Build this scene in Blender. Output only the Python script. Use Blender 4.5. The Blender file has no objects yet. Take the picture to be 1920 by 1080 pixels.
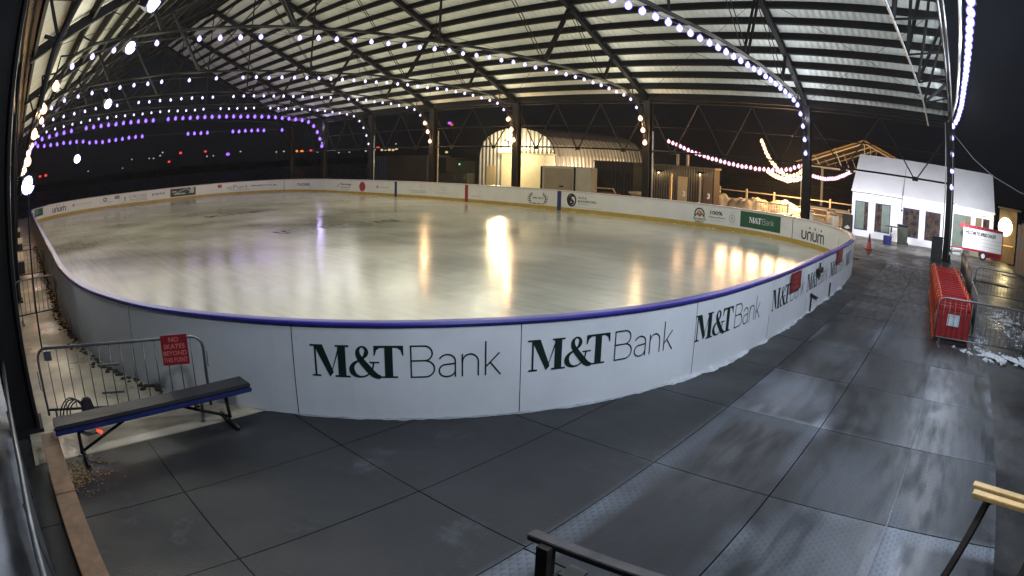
import bpy, bmesh, math, random
from mathutils import Vector, Matrix
random.seed(7)
sc = bpy.context.scene
EXPO = 0.0
COL = sc.collection
R = math.radians

# ---------------------------------------------------------------- materials
def mat(name, col, rough=.5, metal=0., bump=0., bscale=20., var=0., vscale=2., emit=None, estr=0., coat=0., col2=None, rvar=0.):
    m = bpy.data.materials.new(name); m.use_nodes = True
    nt = m.node_tree; b = nt.nodes['Principled BSDF']; L = nt.links
    b.inputs['Base Color'].default_value = (*col, 1)
    b.inputs['Roughness'].default_value = rough
    b.inputs['Metallic'].default_value = metal
    if coat: b.inputs['Coat Weight'].default_value = coat
    tc = nt.nodes.new('ShaderNodeTexCoord')
    if var or col2:
        n = nt.nodes.new('ShaderNodeTexNoise'); n.inputs['Scale'].default_value = vscale; n.inputs['Detail'].default_value = 6; n.inputs['Roughness'].default_value = .65
        L.new(tc.outputs['Object'], n.inputs['Vector'])
        r = nt.nodes.new('ShaderNodeValToRGB'); r.color_ramp.elements[0].position = .35; r.color_ramp.elements[1].position = .68
        c2 = col2 or tuple(c*(1-var) for c in col)
        r.color_ramp.elements[0].color = (*c2, 1); r.color_ramp.elements[1].color = (*col, 1)
        L.new(n.outputs['Fac'], r.inputs['Fac']); L.new(r.outputs['Color'], b.inputs['Base Color'])
    if rvar:
        n = nt.nodes.new('ShaderNodeTexNoise'); n.inputs['Scale'].default_value = vscale*.7; n.inputs['Detail'].default_value = 5
        L.new(tc.outputs['Object'], n.inputs['Vector'])
        mr = nt.nodes.new('ShaderNodeMapRange'); mr.inputs['From Min'].default_value = .35; mr.inputs['From Max'].default_value = .65
        mr.inputs['To Min'].default_value = max(.05, rough-rvar); mr.inputs['To Max'].default_value = min(1, rough+rvar)
        L.new(n.outputs['Fac'], mr.inputs['Value']); L.new(mr.outputs[0], b.inputs['Roughness'])
    if bump:
        n = nt.nodes.new('ShaderNodeTexNoise'); n.inputs['Scale'].default_value = bscale; n.inputs['Detail'].default_value = 4
        L.new(tc.outputs['Object'], n.inputs['Vector'])
        bp = nt.nodes.new('ShaderNodeBump'); bp.inputs['Strength'].default_value = bump; bp.inputs['Distance'].default_value = .02
        L.new(n.outputs['Fac'], bp.inputs['Height']); L.new(bp.outputs['Normal'], b.inputs['Normal'])
    if emit:
        b.inputs['Emission Color'].default_value = (*emit, 1); b.inputs['Emission Strength'].default_value = estr
    return m
def node(nt, t, **kw):
    n = nt.nodes.new(t)
    for k, v in kw.items():
        if k in ('op', 'operation'): n.operation = v
        else: setattr(n, k, v)
    return n
def mth(nt, op, a, b=None, c=None):
    n = nt.nodes.new('ShaderNodeMath'); n.operation = op
    for i, v in enumerate((a, b, c)):
        if v is None: continue
        if isinstance(v, (int, float)): n.inputs[i].default_value = v
        else: nt.links.new(v, n.inputs[i])
    return n.outputs[0]
M = {}
M['steel'] = mat('painted_steel', (.014, .013, .0125), .55, .1, .15, 30, .35, 1.5)
M['purlin'] = mat('purlin_steel', (.012, .011, .010), .7, 0, .1, 20, .3, 2)
M['galv'] = mat('galvanised', (.28, .29, .30), .4, .8, .1, 30, .3, 4)
M['galvdull'] = mat('galvanised_dull', (.16, .165, .17), .45, .7, .1, 30, .3, 4)
M['pale'] = mat('pale_pipe', (.45, .45, .43), .4, .3, 0, 10, .2, 3)
M['hdpe'] = mat('white_board_plastic', (.72, .74, .76), .38, 0, .06, 6, .14, .8, rvar=.12)
M['hdpei'] = mat('white_board_inside', (.66, .65, .6), .32, 0, .05, 5, .1, 1.2)
M['cap'] = mat('blue_cap_rail', (.028, .024, .24), .36, 0, .05, 8, .25, 2)
M['capw'] = mat('pale_cap_rail', (.60, .50, .46), .3, 0, .05, 8, .2, 2)
M['yellow'] = mat('yellow_kick', (.45, .31, .05), .4, 0, 0, 5, .25, 3)
M['seam'] = mat('seam_dark', (.02, .02, .022), .6)
M['bluepost'] = mat('blue_line_post', (.02, .03, .13), .4, 0, 0, 5, .3, 3)
M['redpost'] = mat('red_line_post', (.30, .02, .02), .4, 0, 0, 5, .3, 3)
M['green'] = mat('bank_green', (.006, .085, .035), .4, 0, 0, 5, .2, 3)
M['inkg'] = mat('dark_green_ink', (.004, .016, .013), .45)
M['ink'] = mat('black_ink', (.015, .015, .017), .45)
M['inkgrey'] = mat('grey_ink', (.22, .23, .24), .5)
M['inklight'] = mat('faint_ink', (.40, .41, .41), .5)
M['inkblue'] = mat('blue_ink', (.16, .22, .30), .5)
M['inkred'] = mat('red_ink', (.32, .03, .05), .45)
M['inkor'] = mat('orange_ink', (.45, .22, .10), .5)
M['white'] = mat('white_paint', (.75, .75, .75), .4)
M['redsign'] = mat('red_sign', (.20, .012, .018), .4, 0, 0, 5, .2, 5)
M['signtxt'] = mat('sign_lettering', (.50, .12, .10), .5)
M['blk'] = mat('black_vinyl', (.014, .014, .018), .55, 0, .15, 40, .4, 5)
M['blkp'] = mat('black_plastic', (.012, .012, .014), .4, 0, .1, 15, .3, 4)
M['bblue'] = mat('bench_blue', (.012, .02, .11), .35, .1, 0, 5, .3, 5)
M['cable'] = mat('cable_rubber', (.012, .012, .012), .5)
M['redd'] = mat('deep_red_plastic', (.26, .009, .01), .4, 0, .05, 12, .25, 2)
M['red'] = mat('red_plastic', (.42, .016, .014), .35, 0, .05, 12, .25, 2)
M['orange'] = mat('orange_plastic', (.55, .065, .025), .38, 0, .05, 12, .25, 3)
M['conew'] = mat('cone_dark', (.10, .01, .03), .5)
M['paper'] = mat('paper_white', (.6, .65, .68), .6)
M['tent'] = mat('white_tent_vinyl', (.78, .78, .8), .45, 0, .25, 1.6, .06, .7)
M['tentroof'] = mat('tent_roof_vinyl', (.76, .76, .78), .5, 0, .3, 1.2, .1, .6)
M['tentglass'] = mat('tent_window', (.11, .075, .05), .12, 0, .35, 3, .5, 3.5, col2=(.012, .012, .022))
M['tentcurt'] = mat('tent_curtain', (.16, .21, .17), .6, 0, .4, 8, .3, 3)
M['wood'] = mat('old_timber', (.22, .12, .06), .6, 0, .3, 12, .45, 5)
M['pine'] = mat('pine_board', (.55, .36, .14), .5, 0, .2, 15, .3, 6)
M['wooddark'] = mat('dark_timber', (.035, .028, .025), .6, 0, .3, 12, .4, 5)
M['woodgrey'] = mat('weathered_timber', (.05, .046, .046), .55, 0, .3, 12, .5, 5)
M['snow'] = mat('snow', (.75, .76, .78), .7, 0, .6, 6, .35, 1.5)
M['dirt'] = mat('dirt_mulch', (.05, .035, .02), .9, 0, .8, 20, .6, 6)
M['concrete'] = mat('concrete_pad', (.13, .13, .115), .45, 0, .2, 3, .35, .8, rvar=.2)
M['cream'] = mat('cream_panel', (.62, .56, .40), .5, 0, .05, 4, .15, 1)
M['creamd'] = mat('cream_door', (.42, .34, .20), .5, 0, .05, 4, .15, 1)
M['brown'] = mat('brown_panel', (.10, .075, .05), .7, 0, .1, 4, .3, .5)
M['darkmetal'] = mat('dark_corrugated', (.03, .025, .022), .5, .2, .1, 10, .3, 1)
M['bluegrey'] = mat('blue_grey_metal', (.12, .14, .17), .5, .3, .1, 10, .3, 1)
M['olive'] = mat('olive_box', (.05, .055, .04), .6, 0, .1, 6, .3, 2)
M['barrel'] = mat('weathered_barrel', (.40, .36, .28), .6, 0, .3, 6, .3, 3)
M['fencew'] = mat('white_fence_paint', (.26, .24, .21), .5, 0, 0, 5, .2, 2)
M['rust'] = mat('weathered_planks', (.12, .15, .14), .6, 0, .4, 5, .6, 1.3, col2=(.20, .10, .04))
M['goldplank'] = mat('varnished_planks', (.20, .13, .055), .5, 0, .2, 8, .4, 2)
M['signface'] = mat('sign_face', (.82, .82, .78), .4, 0, 0, 5, .08, 2)
M['signred'] = mat('sign_frame_red', (.30, .008, .03), .35)
M['tyre'] = mat('tyre_rubber', (.015, .015, .015), .7)
M['roofpale'] = mat('timber_roof_underside', (.45, .30, .12), .6, 0, .1, 5, .3, .7)
M['hill'] = mat('dark_shore', (.008, .009, .01), .9)
M['asphalt'] = mat('wet_asphalt', (.035, .034, .033), .38, 0, .35, 5, .4, .6, rvar=.22)
for k_ in ('steel', 'purlin', 'wooddark'): M[k_].node_tree.nodes['Principled BSDF'].inputs['Specular IOR Level'].default_value = .15
def emis(name, col, s, rim=None, facing=.45):
    m = bpy.data.materials.new(name); m.use_nodes = True; nt = m.node_tree; nt.nodes.clear()
    o = nt.nodes.new('ShaderNodeOutputMaterial'); e = nt.nodes.new('ShaderNodeEmission'); e.inputs[1].default_value = s
    e.inputs[0].default_value = (*col, 1)
    if rim:   # facing-dependent rim colour stands in for the coloured halo round the light
        lw = nt.nodes.new('ShaderNodeLayerWeight'); lw.inputs[0].default_value = facing
        r = nt.nodes.new('ShaderNodeValToRGB'); r.color_ramp.elements[0].position = .18; r.color_ramp.elements[1].position = .66
        r.color_ramp.elements[0].color = (*col, 1); r.color_ramp.elements[1].color = (*rim, 1)
        nt.links.new(lw.outputs['Facing'], r.inputs[0]); nt.links.new(r.outputs[0], e.inputs[0])
    nt.links.new(e.outputs[0], o.inputs[0]); m.cycles.emission_sampling = 'NONE'
    return m
M['bulbw'] = emis('bulb_cool_white', (.97, .92, 1), 1.9, (.20, .12, .85))
M['bulbb'] = emis('bulb_blue_white', (.84, .84, 1), 1.9, (.14, .10, 1))
M['bulbp'] = emis('bulb_purple', (.50, .25, 1), 1.45, (.09, .02, 1), .5)
M['bulbo'] = emis('bulb_warm', (1, .86, .62), 3.0, (1, .45, .22))
M['bulbpk'] = emis('bulb_warm_pink', (1, .80, .92), 1.9, (1, .22, .42))
M['bulba'] = emis('bulb_amber', (1, .80, .48), 4.0, (1, .50, .15))
M['bulbdim'] = emis('bulb_dim', (.35, .34, .4), .6)
M['flood'] = emis('floodlight_lens', (.93, 1, 1), 6, (.35, .4, 1))
M['wlamp'] = emis('warm_lamp_glass', (1, .85, .5), 5)
M['redglow'] = emis('red_led', (1, .10, .05), 1.2)
for k, c_, s_ in (('w', (.75, .8, .85), .6), ('r', (1, .08, .05), 1.0), ('p', (.35, .12, 1), 1.6), ('o', (1, .3, .05), 1.1), ('y', (1, .75, .35), .8), ('g', (.25, 1, .6), 1.2)):
    M['city'+k] = emis('city_lamp_'+k, c_, s_)

def corr(name, col, rough, metal, axis, freq, depth=.03, var=.15):
    """Corrugated sheet: ribs as bump from object coordinates."""
    m = mat(name, col, rough, metal, 0, 5, var, 1.2); nt = m.node_tree; b = nt.nodes['Principled BSDF']
    tc = nt.nodes.new('ShaderNodeTexCoord'); sx = nt.nodes.new('ShaderNodeSeparateXYZ'); nt.links.new(tc.outputs['Object'], sx.inputs[0])
    s = mth(nt, 'SINE', mth(nt, 'MULTIPLY', sx.outputs[axis], freq*6.2832))
    bp = nt.nodes.new('ShaderNodeBump'); bp.inputs['Strength'].default_value = 1; bp.inputs['Distance'].default_value = depth
    nt.links.new(s, bp.inputs['Height']); nt.links.new(bp.outputs[0], b.inputs['Normal'])
    return m
M['roof'] = corr('roof_sheet', (.74, .75, .66), .5, .1, 0, 1/.33, .02, .18)
M['quonf'] = corr('quonset_front_sheet', (.50, .48, .44), .4, .3, 0, 1/.5, .05)
M['quons'] = corr('quonset_arch_sheet', (.36, .34, .31), .4, .4, 1, 1/.62, .07)
M['contn'] = corr('container_sheet', (.05, .043, .036), .5, .2, 0, 1/.22, .03)
M['contd'] = corr('dark_container_sheet', (.008, .0075, .0075), .8, 0, 0, 1/.28, .03)
M['contb'] = corr('blue_container_sheet', (.10, .12, .15), .5, .2, 0, 1/.5, .04)

def salt_mask(nt, X, Y, noise_out):
    """Dried salt where it really lies: along a few plate edges and in two trodden patches."""
    def band(v, c, w):      # soft band around v = c
        d = mth(nt, 'DIVIDE', mth(nt, 'ABSOLUTE', mth(nt, 'SUBTRACT', v, c)), w); return mth(nt, 'MAXIMUM', mth(nt, 'SUBTRACT', 1, mth(nt, 'MULTIPLY', d, d)), 0)
    def step(v, c, w):      # 0 below c-w, 1 above c+w
        m_ = nt.nodes.new('ShaderNodeMapRange'); m_.interpolation_type = 'SMOOTHSTEP'; m_.inputs['From Min'].default_value = c-w; m_.inputs['From Max'].default_value = c+w; nt.links.new(v, m_.inputs['Value']); return m_.outputs[0]
    def blob(cx, cy, rx, ry): 
        a_ = mth(nt, 'DIVIDE', mth(nt, 'SUBTRACT', X, cx), rx); b_ = mth(nt, 'DIVIDE', mth(nt, 'SUBTRACT', Y, cy), ry)
        return mth(nt, 'MAXIMUM', mth(nt, 'SUBTRACT', 1, mth(nt, 'ADD', mth(nt, 'MULTIPLY', a_, a_), mth(nt, 'MULTIPLY', b_, b_))), 0)
    s = mth(nt, 'MULTIPLY', band(X, 2.74, .20), step(Y, -7.9, .9))
    s = mth(nt, 'MAXIMUM', s, mth(nt, 'MULTIPLY', band(X, -.14, .20), step(Y, -6.0, .5)))
    s = mth(nt, 'MAXIMUM', s, mth(nt, 'MULTIPLY', mth(nt, 'MULTIPLY', band(Y, -7.65, .28), mth(nt, 'SUBTRACT', 1, step(X, 2.9, .05))), step(X, 1.3, .1)))
    s = mth(nt, 'MAXIMUM', s, mth(nt, 'MULTIPLY', mth(nt, 'MULTIPLY', band(X, 1.52, .14), step(Y, -8.0, .3)), mth(nt, 'SUBTRACT', .9, step(Y, -6.2, .5))))
    s = mth(nt, 'MAXIMUM', s, mth(nt, 'MULTIPLY', mth(nt, 'MULTIPLY', band(Y, -5.55, .22), mth(nt, 'SUBTRACT', 1, step(X, -.05, .05))), .8))
    for q in ((.65, -6.3, .7, 1.2, .75), (2.2, -8.9, .9, 1.1, .8), (.6, -4.9, .9, .9, .35), (2.1, -11.6, .8, 1.0, .45), (-.8, -7.6, .6, 1.5, .35), (.7, -13.2, .8, 1.4, .35)): s = mth(nt, 'MAXIMUM', s, mth(nt, 'MULTIPLY', blob(*q[:4]), q[4]))
    m_ = nt.nodes.new('ShaderNodeMapRange'); m_.inputs['From Min'].default_value = .30; m_.inputs['From Max'].default_value = .58; m_.inputs['To Min'].default_value = .45; nt.links.new(noise_out, m_.inputs['Value'])
    return mth(nt, 'MULTIPLY', s, m_.outputs[0])
def plate_material():
    m = bpy.data.materials.new('tread_plate'); m.use_nodes = True; nt = m.node_tree; b = nt.nodes['Principled BSDF']; L = nt.links
    tc = nt.nodes.new('ShaderNodeTexCoord'); sx = nt.nodes.new('ShaderNodeSeparateXYZ'); L.new(tc.outputs['Object'], sx.inputs[0])
    X, Y = sx.outputs[0], sx.outputs[1]
    # raised diamond lugs
    a = mth(nt, 'SINE', mth(nt, 'MULTIPLY', mth(nt, 'ADD', X, Y), 60)); c = mth(nt, 'SINE', mth(nt, 'MULTIPLY', mth(nt, 'SUBTRACT', X, Y), 60))
    par = mth(nt, 'GREATER_THAN', mth(nt, 'MULTIPLY', mth(nt, 'SINE', mth(nt, 'MULTIPLY', X, 60)), mth(nt, 'SINE', mth(nt, 'MULTIPLY', Y, 60))), 0)
    lug = mth(nt, 'ADD', mth(nt, 'MULTIPLY', mth(nt, 'GREATER_THAN', a, .62), par), mth(nt, 'MULTIPLY', mth(nt, 'GREATER_THAN', c, .62), mth(nt, 'SUBTRACT', 1, par)))
    bp = nt.nodes.new('ShaderNodeBump'); bp.inputs['Strength'].default_value = .8; bp.inputs['Distance'].default_value = .004; L.new(lug, bp.inputs['Height'])
    nz = nt.nodes.new('ShaderNodeTexNoise'); nz.inputs['Scale'].default_value = .55; nz.inputs['Detail'].default_value = 7; nz.inputs['Roughness'].default_value = .6; L.new(tc.outputs['Object'], nz.inputs['Vector'])
    n2 = nt.nodes.new('ShaderNodeTexNoise'); n2.inputs['Scale'].default_value = 3.5; n2.inputs['Detail'].default_value = 5
    mp = nt.nodes.new('ShaderNodeMapping'); mp.inputs['Scale'].default_value = (1.6, .35, 1); L.new(tc.outputs['Object'], mp.inputs['Vector']); L.new(mp.outputs[0], n2.inputs['Vector'])
    bp2 = nt.nodes.new('ShaderNodeBump'); bp2.inputs['Strength'].default_value = .12; bp2.inputs['Distance'].default_value = .02; L.new(n2.outputs['Fac'], bp2.inputs['Height']); L.new(bp.outputs[0], bp2.inputs['Normal']); L.new(bp2.outputs[0], b.inputs['Normal'])
    # salt bloom along the plate edges, worn by foot traffic
    fx = mth(nt, 'FRACT', mth(nt, 'MULTIPLY', mth(nt, 'ADD', X, .02+14.45), 1/1.445))
    ed = mth(nt, 'ABSOLUTE', mth(nt, 'SUBTRACT', fx, .5))
    mr = nt.nodes.new('ShaderNodeMapRange'); mr.interpolation_type = 'SMOOTHSTEP'; mr.inputs['From Min'].default_value = .34; mr.inputs['From Max'].default_value = .47; L.new(ed, mr.inputs['Value'])
    mn = nt.nodes.new('ShaderNodeMapRange'); mn.inputs['From Min'].default_value = .46; mn.inputs['From Max'].default_value = .62; L.new(nz.outputs['Fac'], mn.inputs['Value'])
    mn2 = nt.nodes.new('ShaderNodeMapRange'); mn2.inputs['From Min'].default_value = .42; mn2.inputs['From Max'].default_value = .7; L.new(n2.outputs['Fac'], mn2.inputs['Value'])
    salt = mth(nt, 'ADD', mth(nt, 'MULTIPLY', mr.outputs[0], mn.outputs[0]), mth(nt, 'MULTIPLY', mth(nt, 'MULTIPLY', mn.outputs[0], mn2.outputs[0]), .28))
    fy = mth(nt, 'FRACT', mth(nt, 'MULTIPLY', mth(nt, 'ADD', Y, 5.66+212), 1/2.12)); edy = mth(nt, 'ABSOLUTE', mth(nt, 'SUBTRACT', fy, .5))
    mry = nt.nodes.new('ShaderNodeMapRange'); mry.interpolation_type = 'SMOOTHSTEP'; mry.inputs['From Min'].default_value = .43; mry.inputs['From Max'].default_value = .5; nt.links.new(edy, mry.inputs['Value'])
    salt = mth(nt, 'ADD', salt, mth(nt, 'MULTIPLY', mry.outputs[0], mth(nt, 'MULTIPLY', mn.outputs[0], .55)))
    salt = mth(nt, 'ADD', mth(nt, 'MULTIPLY', salt, .35), mth(nt, 'MULTIPLY', salt_mask(nt, X, Y, n2.outputs['Fac']), .6))
    salt = mth(nt, 'MINIMUM', mth(nt, 'MULTIPLY', salt, mth(nt, 'SUBTRACT', 1.15, mth(nt, 'MULTIPLY', lug, .5))), 1)
    gi = nt.nodes.new('ShaderNodeNewGeometry'); isl = gi.outputs['Random Per Island']
    mx = nt.nodes.new('ShaderNodeMix'); mx.data_type = 'RGBA'; mx.inputs['A'].default_value = (.013, .0148, .017, 1); mx.inputs['B'].default_value = (.15, .168, .195, 1); L.new(salt, mx.inputs['Factor'])
    mv = nt.nodes.new('ShaderNodeMix'); mv.data_type = 'RGBA'; mv.blend_type = 'MULTIPLY'; mv.inputs['Factor'].default_value = 1; L.new(mx.outputs['Result'], mv.inputs['A'])
    v = mth(nt, 'ADD', mth(nt, 'MULTIPLY', isl, .8), .55); cb = nt.nodes.new('ShaderNodeCombineXYZ')
    for i in range(3): L.new(v, cb.inputs[i])
    L.new(cb.outputs[0], mv.inputs['B']); L.new(mv.outputs['Result'], b.inputs['Base Color'])
    ro = mth(nt, 'ADD', mth(nt, 'ADD', mth(nt, 'MULTIPLY', salt, .35), mth(nt, 'ADD', mth(nt, 'MULTIPLY', isl, -.12), .42)), mth(nt, 'MULTIPLY', mn2.outputs[0], .22)); L.new(ro, b.inputs['Roughness'])
    b.inputs['Metallic'].default_value = .25
    return m
M['plate'] = plate_material()
M['mat'] = mat('rubber_mat', (.008, .0092, .0108), .46, 0, .35, 60, .45, .8, rvar=.16)
def mat_salt():
    nt = M['mat'].node_tree; b = nt.nodes['Principled BSDF']; src = b.inputs['Base Color'].links[0].from_socket
    tc = nt.nodes.new('ShaderNodeTexCoord'); sx = nt.nodes.new('ShaderNodeSeparateXYZ'); nt.links.new(tc.outputs['Object'], sx.inputs[0])
    n2 = nt.nodes.new('ShaderNodeTexNoise'); n2.inputs['Scale'].default_value = 14; n2.inputs['Detail'].default_value = 6; nt.links.new(tc.outputs['Object'], n2.inputs['Vector'])
    n3 = nt.nodes.new('ShaderNodeTexNoise'); n3.inputs['Scale'].default_value = 1.1; n3.inputs['Detail'].default_value = 8; n3.inputs['Roughness'].default_value = .75; nt.links.new(tc.outputs['Object'], n3.inputs['Vector'])
    sp = nt.nodes.new('ShaderNodeMapRange'); sp.inputs['From Min'].default_value = .57; sp.inputs['From Max'].default_value = .70; nt.links.new(n3.outputs['Fac'], sp.inputs['Value'])
    s = mth(nt, 'ADD', mth(nt, 'MULTIPLY', salt_mask(nt, sx.outputs[0], sx.outputs[1], n2.outputs['Fac']), .22), mth(nt, 'MULTIPLY', sp.outputs[0], mth(nt, 'MULTIPLY', n2.outputs['Fac'], .35)))
    mx = nt.nodes.new('ShaderNodeMix'); mx.data_type = 'RGBA'; nt.links.new(mth(nt, 'MINIMUM', s, 1), mx.inputs['Factor']); nt.links.new(src, mx.inputs['A']); mx.inputs['B'].default_value = (.19, .21, .24, 1); nt.links.new(mx.outputs['Result'], b.inputs['Base Color'])
mat_salt()
def ice_material():
    m = bpy.data.materials.new('rink_ice'); m.use_nodes = True; nt = m.node_tree; b = nt.nodes['Principled BSDF']; L = nt.links
    tc = nt.nodes.new('ShaderNodeTexCoord')
    n = nt.nodes.new('ShaderNodeTexNoise'); n.inputs['Scale'].default_value = .16; n.inputs['Detail'].default_value = 6; n.inputs['Roughness'].default_value = .55; L.new(tc.outputs['Object'], n.inputs['Vector'])
    r = nt.nodes.new('ShaderNodeValToRGB'); r.color_ramp.elements[0].position = .36; r.color_ramp.elements[1].position = .62
    r.color_ramp.elements[0].color = (.36, .355, .28, 1); r.color_ramp.elements[1].color = (.53, .51, .41, 1); L.new(n.outputs['Fac'], r.inputs[0])
    # scratches from skates: long thin streaks in two directions
    s1 = nt.nodes.new('ShaderNodeTexNoise'); s1.inputs['Scale'].default_value = 1; s1.inputs['Detail'].default_value = 3
    mp = nt.nodes.new('ShaderNodeMapping'); mp.inputs['Scale'].default_value = (.35, 5, 1); mp.inputs['Rotation'].default_value = (0, 0, .5); L.new(tc.outputs['Object'], mp.inputs['Vector']); L.new(mp.outputs[0], s1.inputs['Vector'])
    mx = nt.nodes.new('ShaderNodeMix'); mx.data_type = 'RGBA'; mx.blend_type = 'MULTIPLY'; mx.inputs['Factor'].default_value = .45
    r2 = nt.nodes.new('ShaderNodeValToRGB'); r2.color_ramp.elements[0].position = .3; r2.color_ramp.elements[0].color = (.7, .7, .68, 1); r2.color_ramp.elements[1].position = .6; L.new(s1.outputs['Fac'], r2.inputs[0])
    L.new(r.outputs[0], mx.inputs['A']); L.new(r2.outputs[0], mx.inputs['B']); L.new(mx.outputs['Result'], b.inputs['Base Color'])
    bn = nt.nodes.new('ShaderNodeTexNoise'); bn.inputs['Scale'].default_value = 2.2; bn.inputs['Detail'].default_value = 5; L.new(tc.outputs['Object'], bn.inputs['Vector'])
    bp = nt.nodes.new('ShaderNodeBump'); bp.inputs['Strength'].default_value = .35; bp.inputs['Distance'].default_value = .02; L.new(bn.outputs['Fac'], bp.inputs['Height']); L.new(bp.outputs[0], b.inputs['Normal'])
    mr = nt.nodes.new('ShaderNodeMapRange'); mr.inputs['From Min'].default_value = .3; mr.inputs['From Max'].default_value = .7; mr.inputs['To Min'].default_value = .10; mr.inputs['To Max'].default_value = .26
    L.new(n.outputs['Fac'], mr.inputs['Value']); L.new(mr.outputs[0], b.inputs['Roughness'])
    b.inputs['IOR'].default_value = 1.33
    return m
M['ice'] = ice_material()
M['path'] = mat('icy_path', (.40, .35, .25), .45, 0, .35, 4, .4, 1.2, rvar=.2)

# ---------------------------------------------------------------- mesh helpers
class MB:
    def __init__(s): s.v = []; s.f = []
    def add(s, vs, fs):
        n = len(s.v); s.v += [tuple(v) for v in vs]; s.f += [tuple(i+n for i in f) for f in fs]; return s
    def box(s, x0, x1, y0, y1, z0, z1):
        return s.add([(x0,y0,z0),(x1,y0,z0),(x1,y1,z0),(x0,y1,z0),(x0,y0,z1),(x1,y0,z1),(x1,y1,z1),(x0,y1,z1)],
                     [(0,3,2,1),(4,5,6,7),(0,1,5,4),(1,2,6,5),(2,3,7,6),(3,0,4,7)])
    def beam(s, a, b, w, h=None, up=(0,0,1)):
        h = h or w; a = Vector(a); b = Vector(b); d = (b-a).normalized(); u = Vector(up)
        if abs(d.dot(u)) > .97: u = Vector((1,0,0)) if abs(d.x) < .9 else Vector((0,1,0))
        r = d.cross(u).normalized(); u = r.cross(d).normalized(); vs = []
        for p in (a, b):
            for i, j in ((-1,-1),(1,-1),(1,1),(-1,1)): vs.append(p + r*(i*w/2) + u*(j*h/2))
        return s.add(vs, [(0,1,2,3),(7,6,5,4),(0,4,5,1),(1,5,6,2),(2,6,7,3),(3,7,4,0)])
    def tube(s, pts, r, seg=8, cap=True):
        pts = [Vector(p) for p in pts]; n = len(pts); base = len(s.v); prev = None
        for i, p in enumerate(pts):
            d = (pts[min(i+1,n-1)]-pts[max(i-1,0)]).normalized()
            if prev is None: u = Vector((0,0,1)) if abs(d.z) < .9 else Vector((1,0,0))
            else: u = prev
            x = d.cross(u).normalized(); u = x.cross(d).normalized(); prev = u
            rr = r[i] if isinstance(r, (list, tuple)) else r
            for k in range(seg):
                a = 2*math.pi*k/seg; s.v.append(tuple(p + x*math.cos(a)*rr + u*math.sin(a)*rr))
        for i in range(n-1):
            for k in range(seg):
                k2 = (k+1) % seg; s.f.append((base+i*seg+k, base+i*seg+k2, base+(i+1)*seg+k2, base+(i+1)*seg+k))
        if cap: s.f.append(tuple(base+k for k in range(seg))[::-1]); s.f.append(tuple(base+(n-1)*seg+k for k in range(seg)))
        return s
    def lathe(s, c, prof, seg=16):
        base = len(s.v)
        for r, z in prof:
            for k in range(seg):
                a = 2*math.pi*k/seg; s.v.append((c[0]+math.cos(a)*r, c[1]+math.sin(a)*r, c[2]+z))
        for i in range(len(prof)-1):
            for k in range(seg):
                k2 = (k+1) % seg; s.f.append((base+i*seg+k, base+i*seg+k2, base+(i+1)*seg+k2, base+(i+1)*seg+k))
        s.f.append(tuple(base+k for k in range(seg))[::-1]); s.f.append(tuple(base+(len(prof)-1)*seg+k for k in range(seg)))
        return s
    def ball(s, c, r, seg=12, rings=7, sq=1.):
        base = len(s.v)
        for i in range(rings+1):
            t = math.pi*i/rings
            for k in range(seg):
                a = 2*math.pi*k/seg; s.v.append((c[0]+r*math.sin(t)*math.cos(a), c[1]+r*math.sin(t)*math.sin(a), c[2]+r*sq*math.cos(t)))
        for i in range(rings):
            for k in range(seg):
                k2 = (k+1) % seg; s.f.append((base+i*seg+k, base+(i+1)*seg+k, base+(i+1)*seg+k2, base+i*seg+k2))
        return s
    def quad(s, a, b, c, d): return s.add([a,b,c,d], [(0,1,2,3)])
    def slab(s, poly, n):
        """A flat polygon given thickness along vector n."""
        n = Vector(n); k = len(poly); vs = [Vector(p) for p in poly] + [Vector(p)+n for p in poly]
        return s.add(vs, [tuple(range(k))[::-1], tuple(range(k, 2*k))] + [(i, (i+1) % k, k+(i+1) % k, k+i) for i in range(k)])
    def build(s, name, m, parent=None, smooth=False, fix=False, bevel=0):
        me = bpy.data.meshes.new(name); me.from_pydata(s.v, [], s.f); me.update()
        if bevel or fix:
            bm = bmesh.new(); bm.from_mesh(me); bmesh.ops.remove_doubles(bm, verts=bm.verts, dist=1e-5)
            bmesh.ops.recalc_face_normals(bm, faces=bm.faces)
            if bevel: bmesh.ops.bevel(bm, geom=bm.edges[:], offset=bevel, segments=2, affect='EDGES', clamp_overlap=True)
            bm.to_mesh(me); bm.free()
        me.materials.append(M[m] if isinstance(m, str) else m)
        if smooth: me.polygons.foreach_set('use_smooth', [True]*len(me.polygons))
        o = bpy.data.objects.new(name, me); COL.objects.link(o)
        if parent is not None:
            o.parent = parent; o.location = -parent.location if False else (0, 0, 0)
            o.matrix_parent_inverse = Matrix.Translation(-Vector(parent.location)) if parent.get('_w', 1) else Matrix()
        return o
def tag(o, label=None, cat=None, group=None, kind=None):
    if label: o['label'] = label
    if cat: o['category'] = cat
    if group: o['group'] = group
    if kind: o['kind'] = kind
    return o
def thing(name, label, cat, loc=(0,0,0), rz=0, group=None, local=False):
    """An Empty at the thing's base. local=True: its parts are modelled round the origin and move with it."""
    o = bpy.data.objects.new(name, None); COL.objects.link(o); o.location = loc; o.rotation_euler = (0,0,rz); o.empty_display_size = .2
    if local: o['_w'] = 0
    return tag(o, label, cat, group)
def dup(root, loc, rz, label=None, group=None):
    r = root.copy(); COL.objects.link(r); r.location = loc; r.rotation_euler = (0,0,rz)
    if label: r['label'] = label
    if group: r['group'] = group
    for ch in list(root.children):
        c = ch.copy(); COL.objects.link(c); c.parent = r
        for g in ch.children:
            d = g.copy(); COL.objects.link(d); d.parent = c
    return r
def sub(o, parent):
    o.parent = parent; o.matrix_parent_inverse = Matrix(); return o
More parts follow.
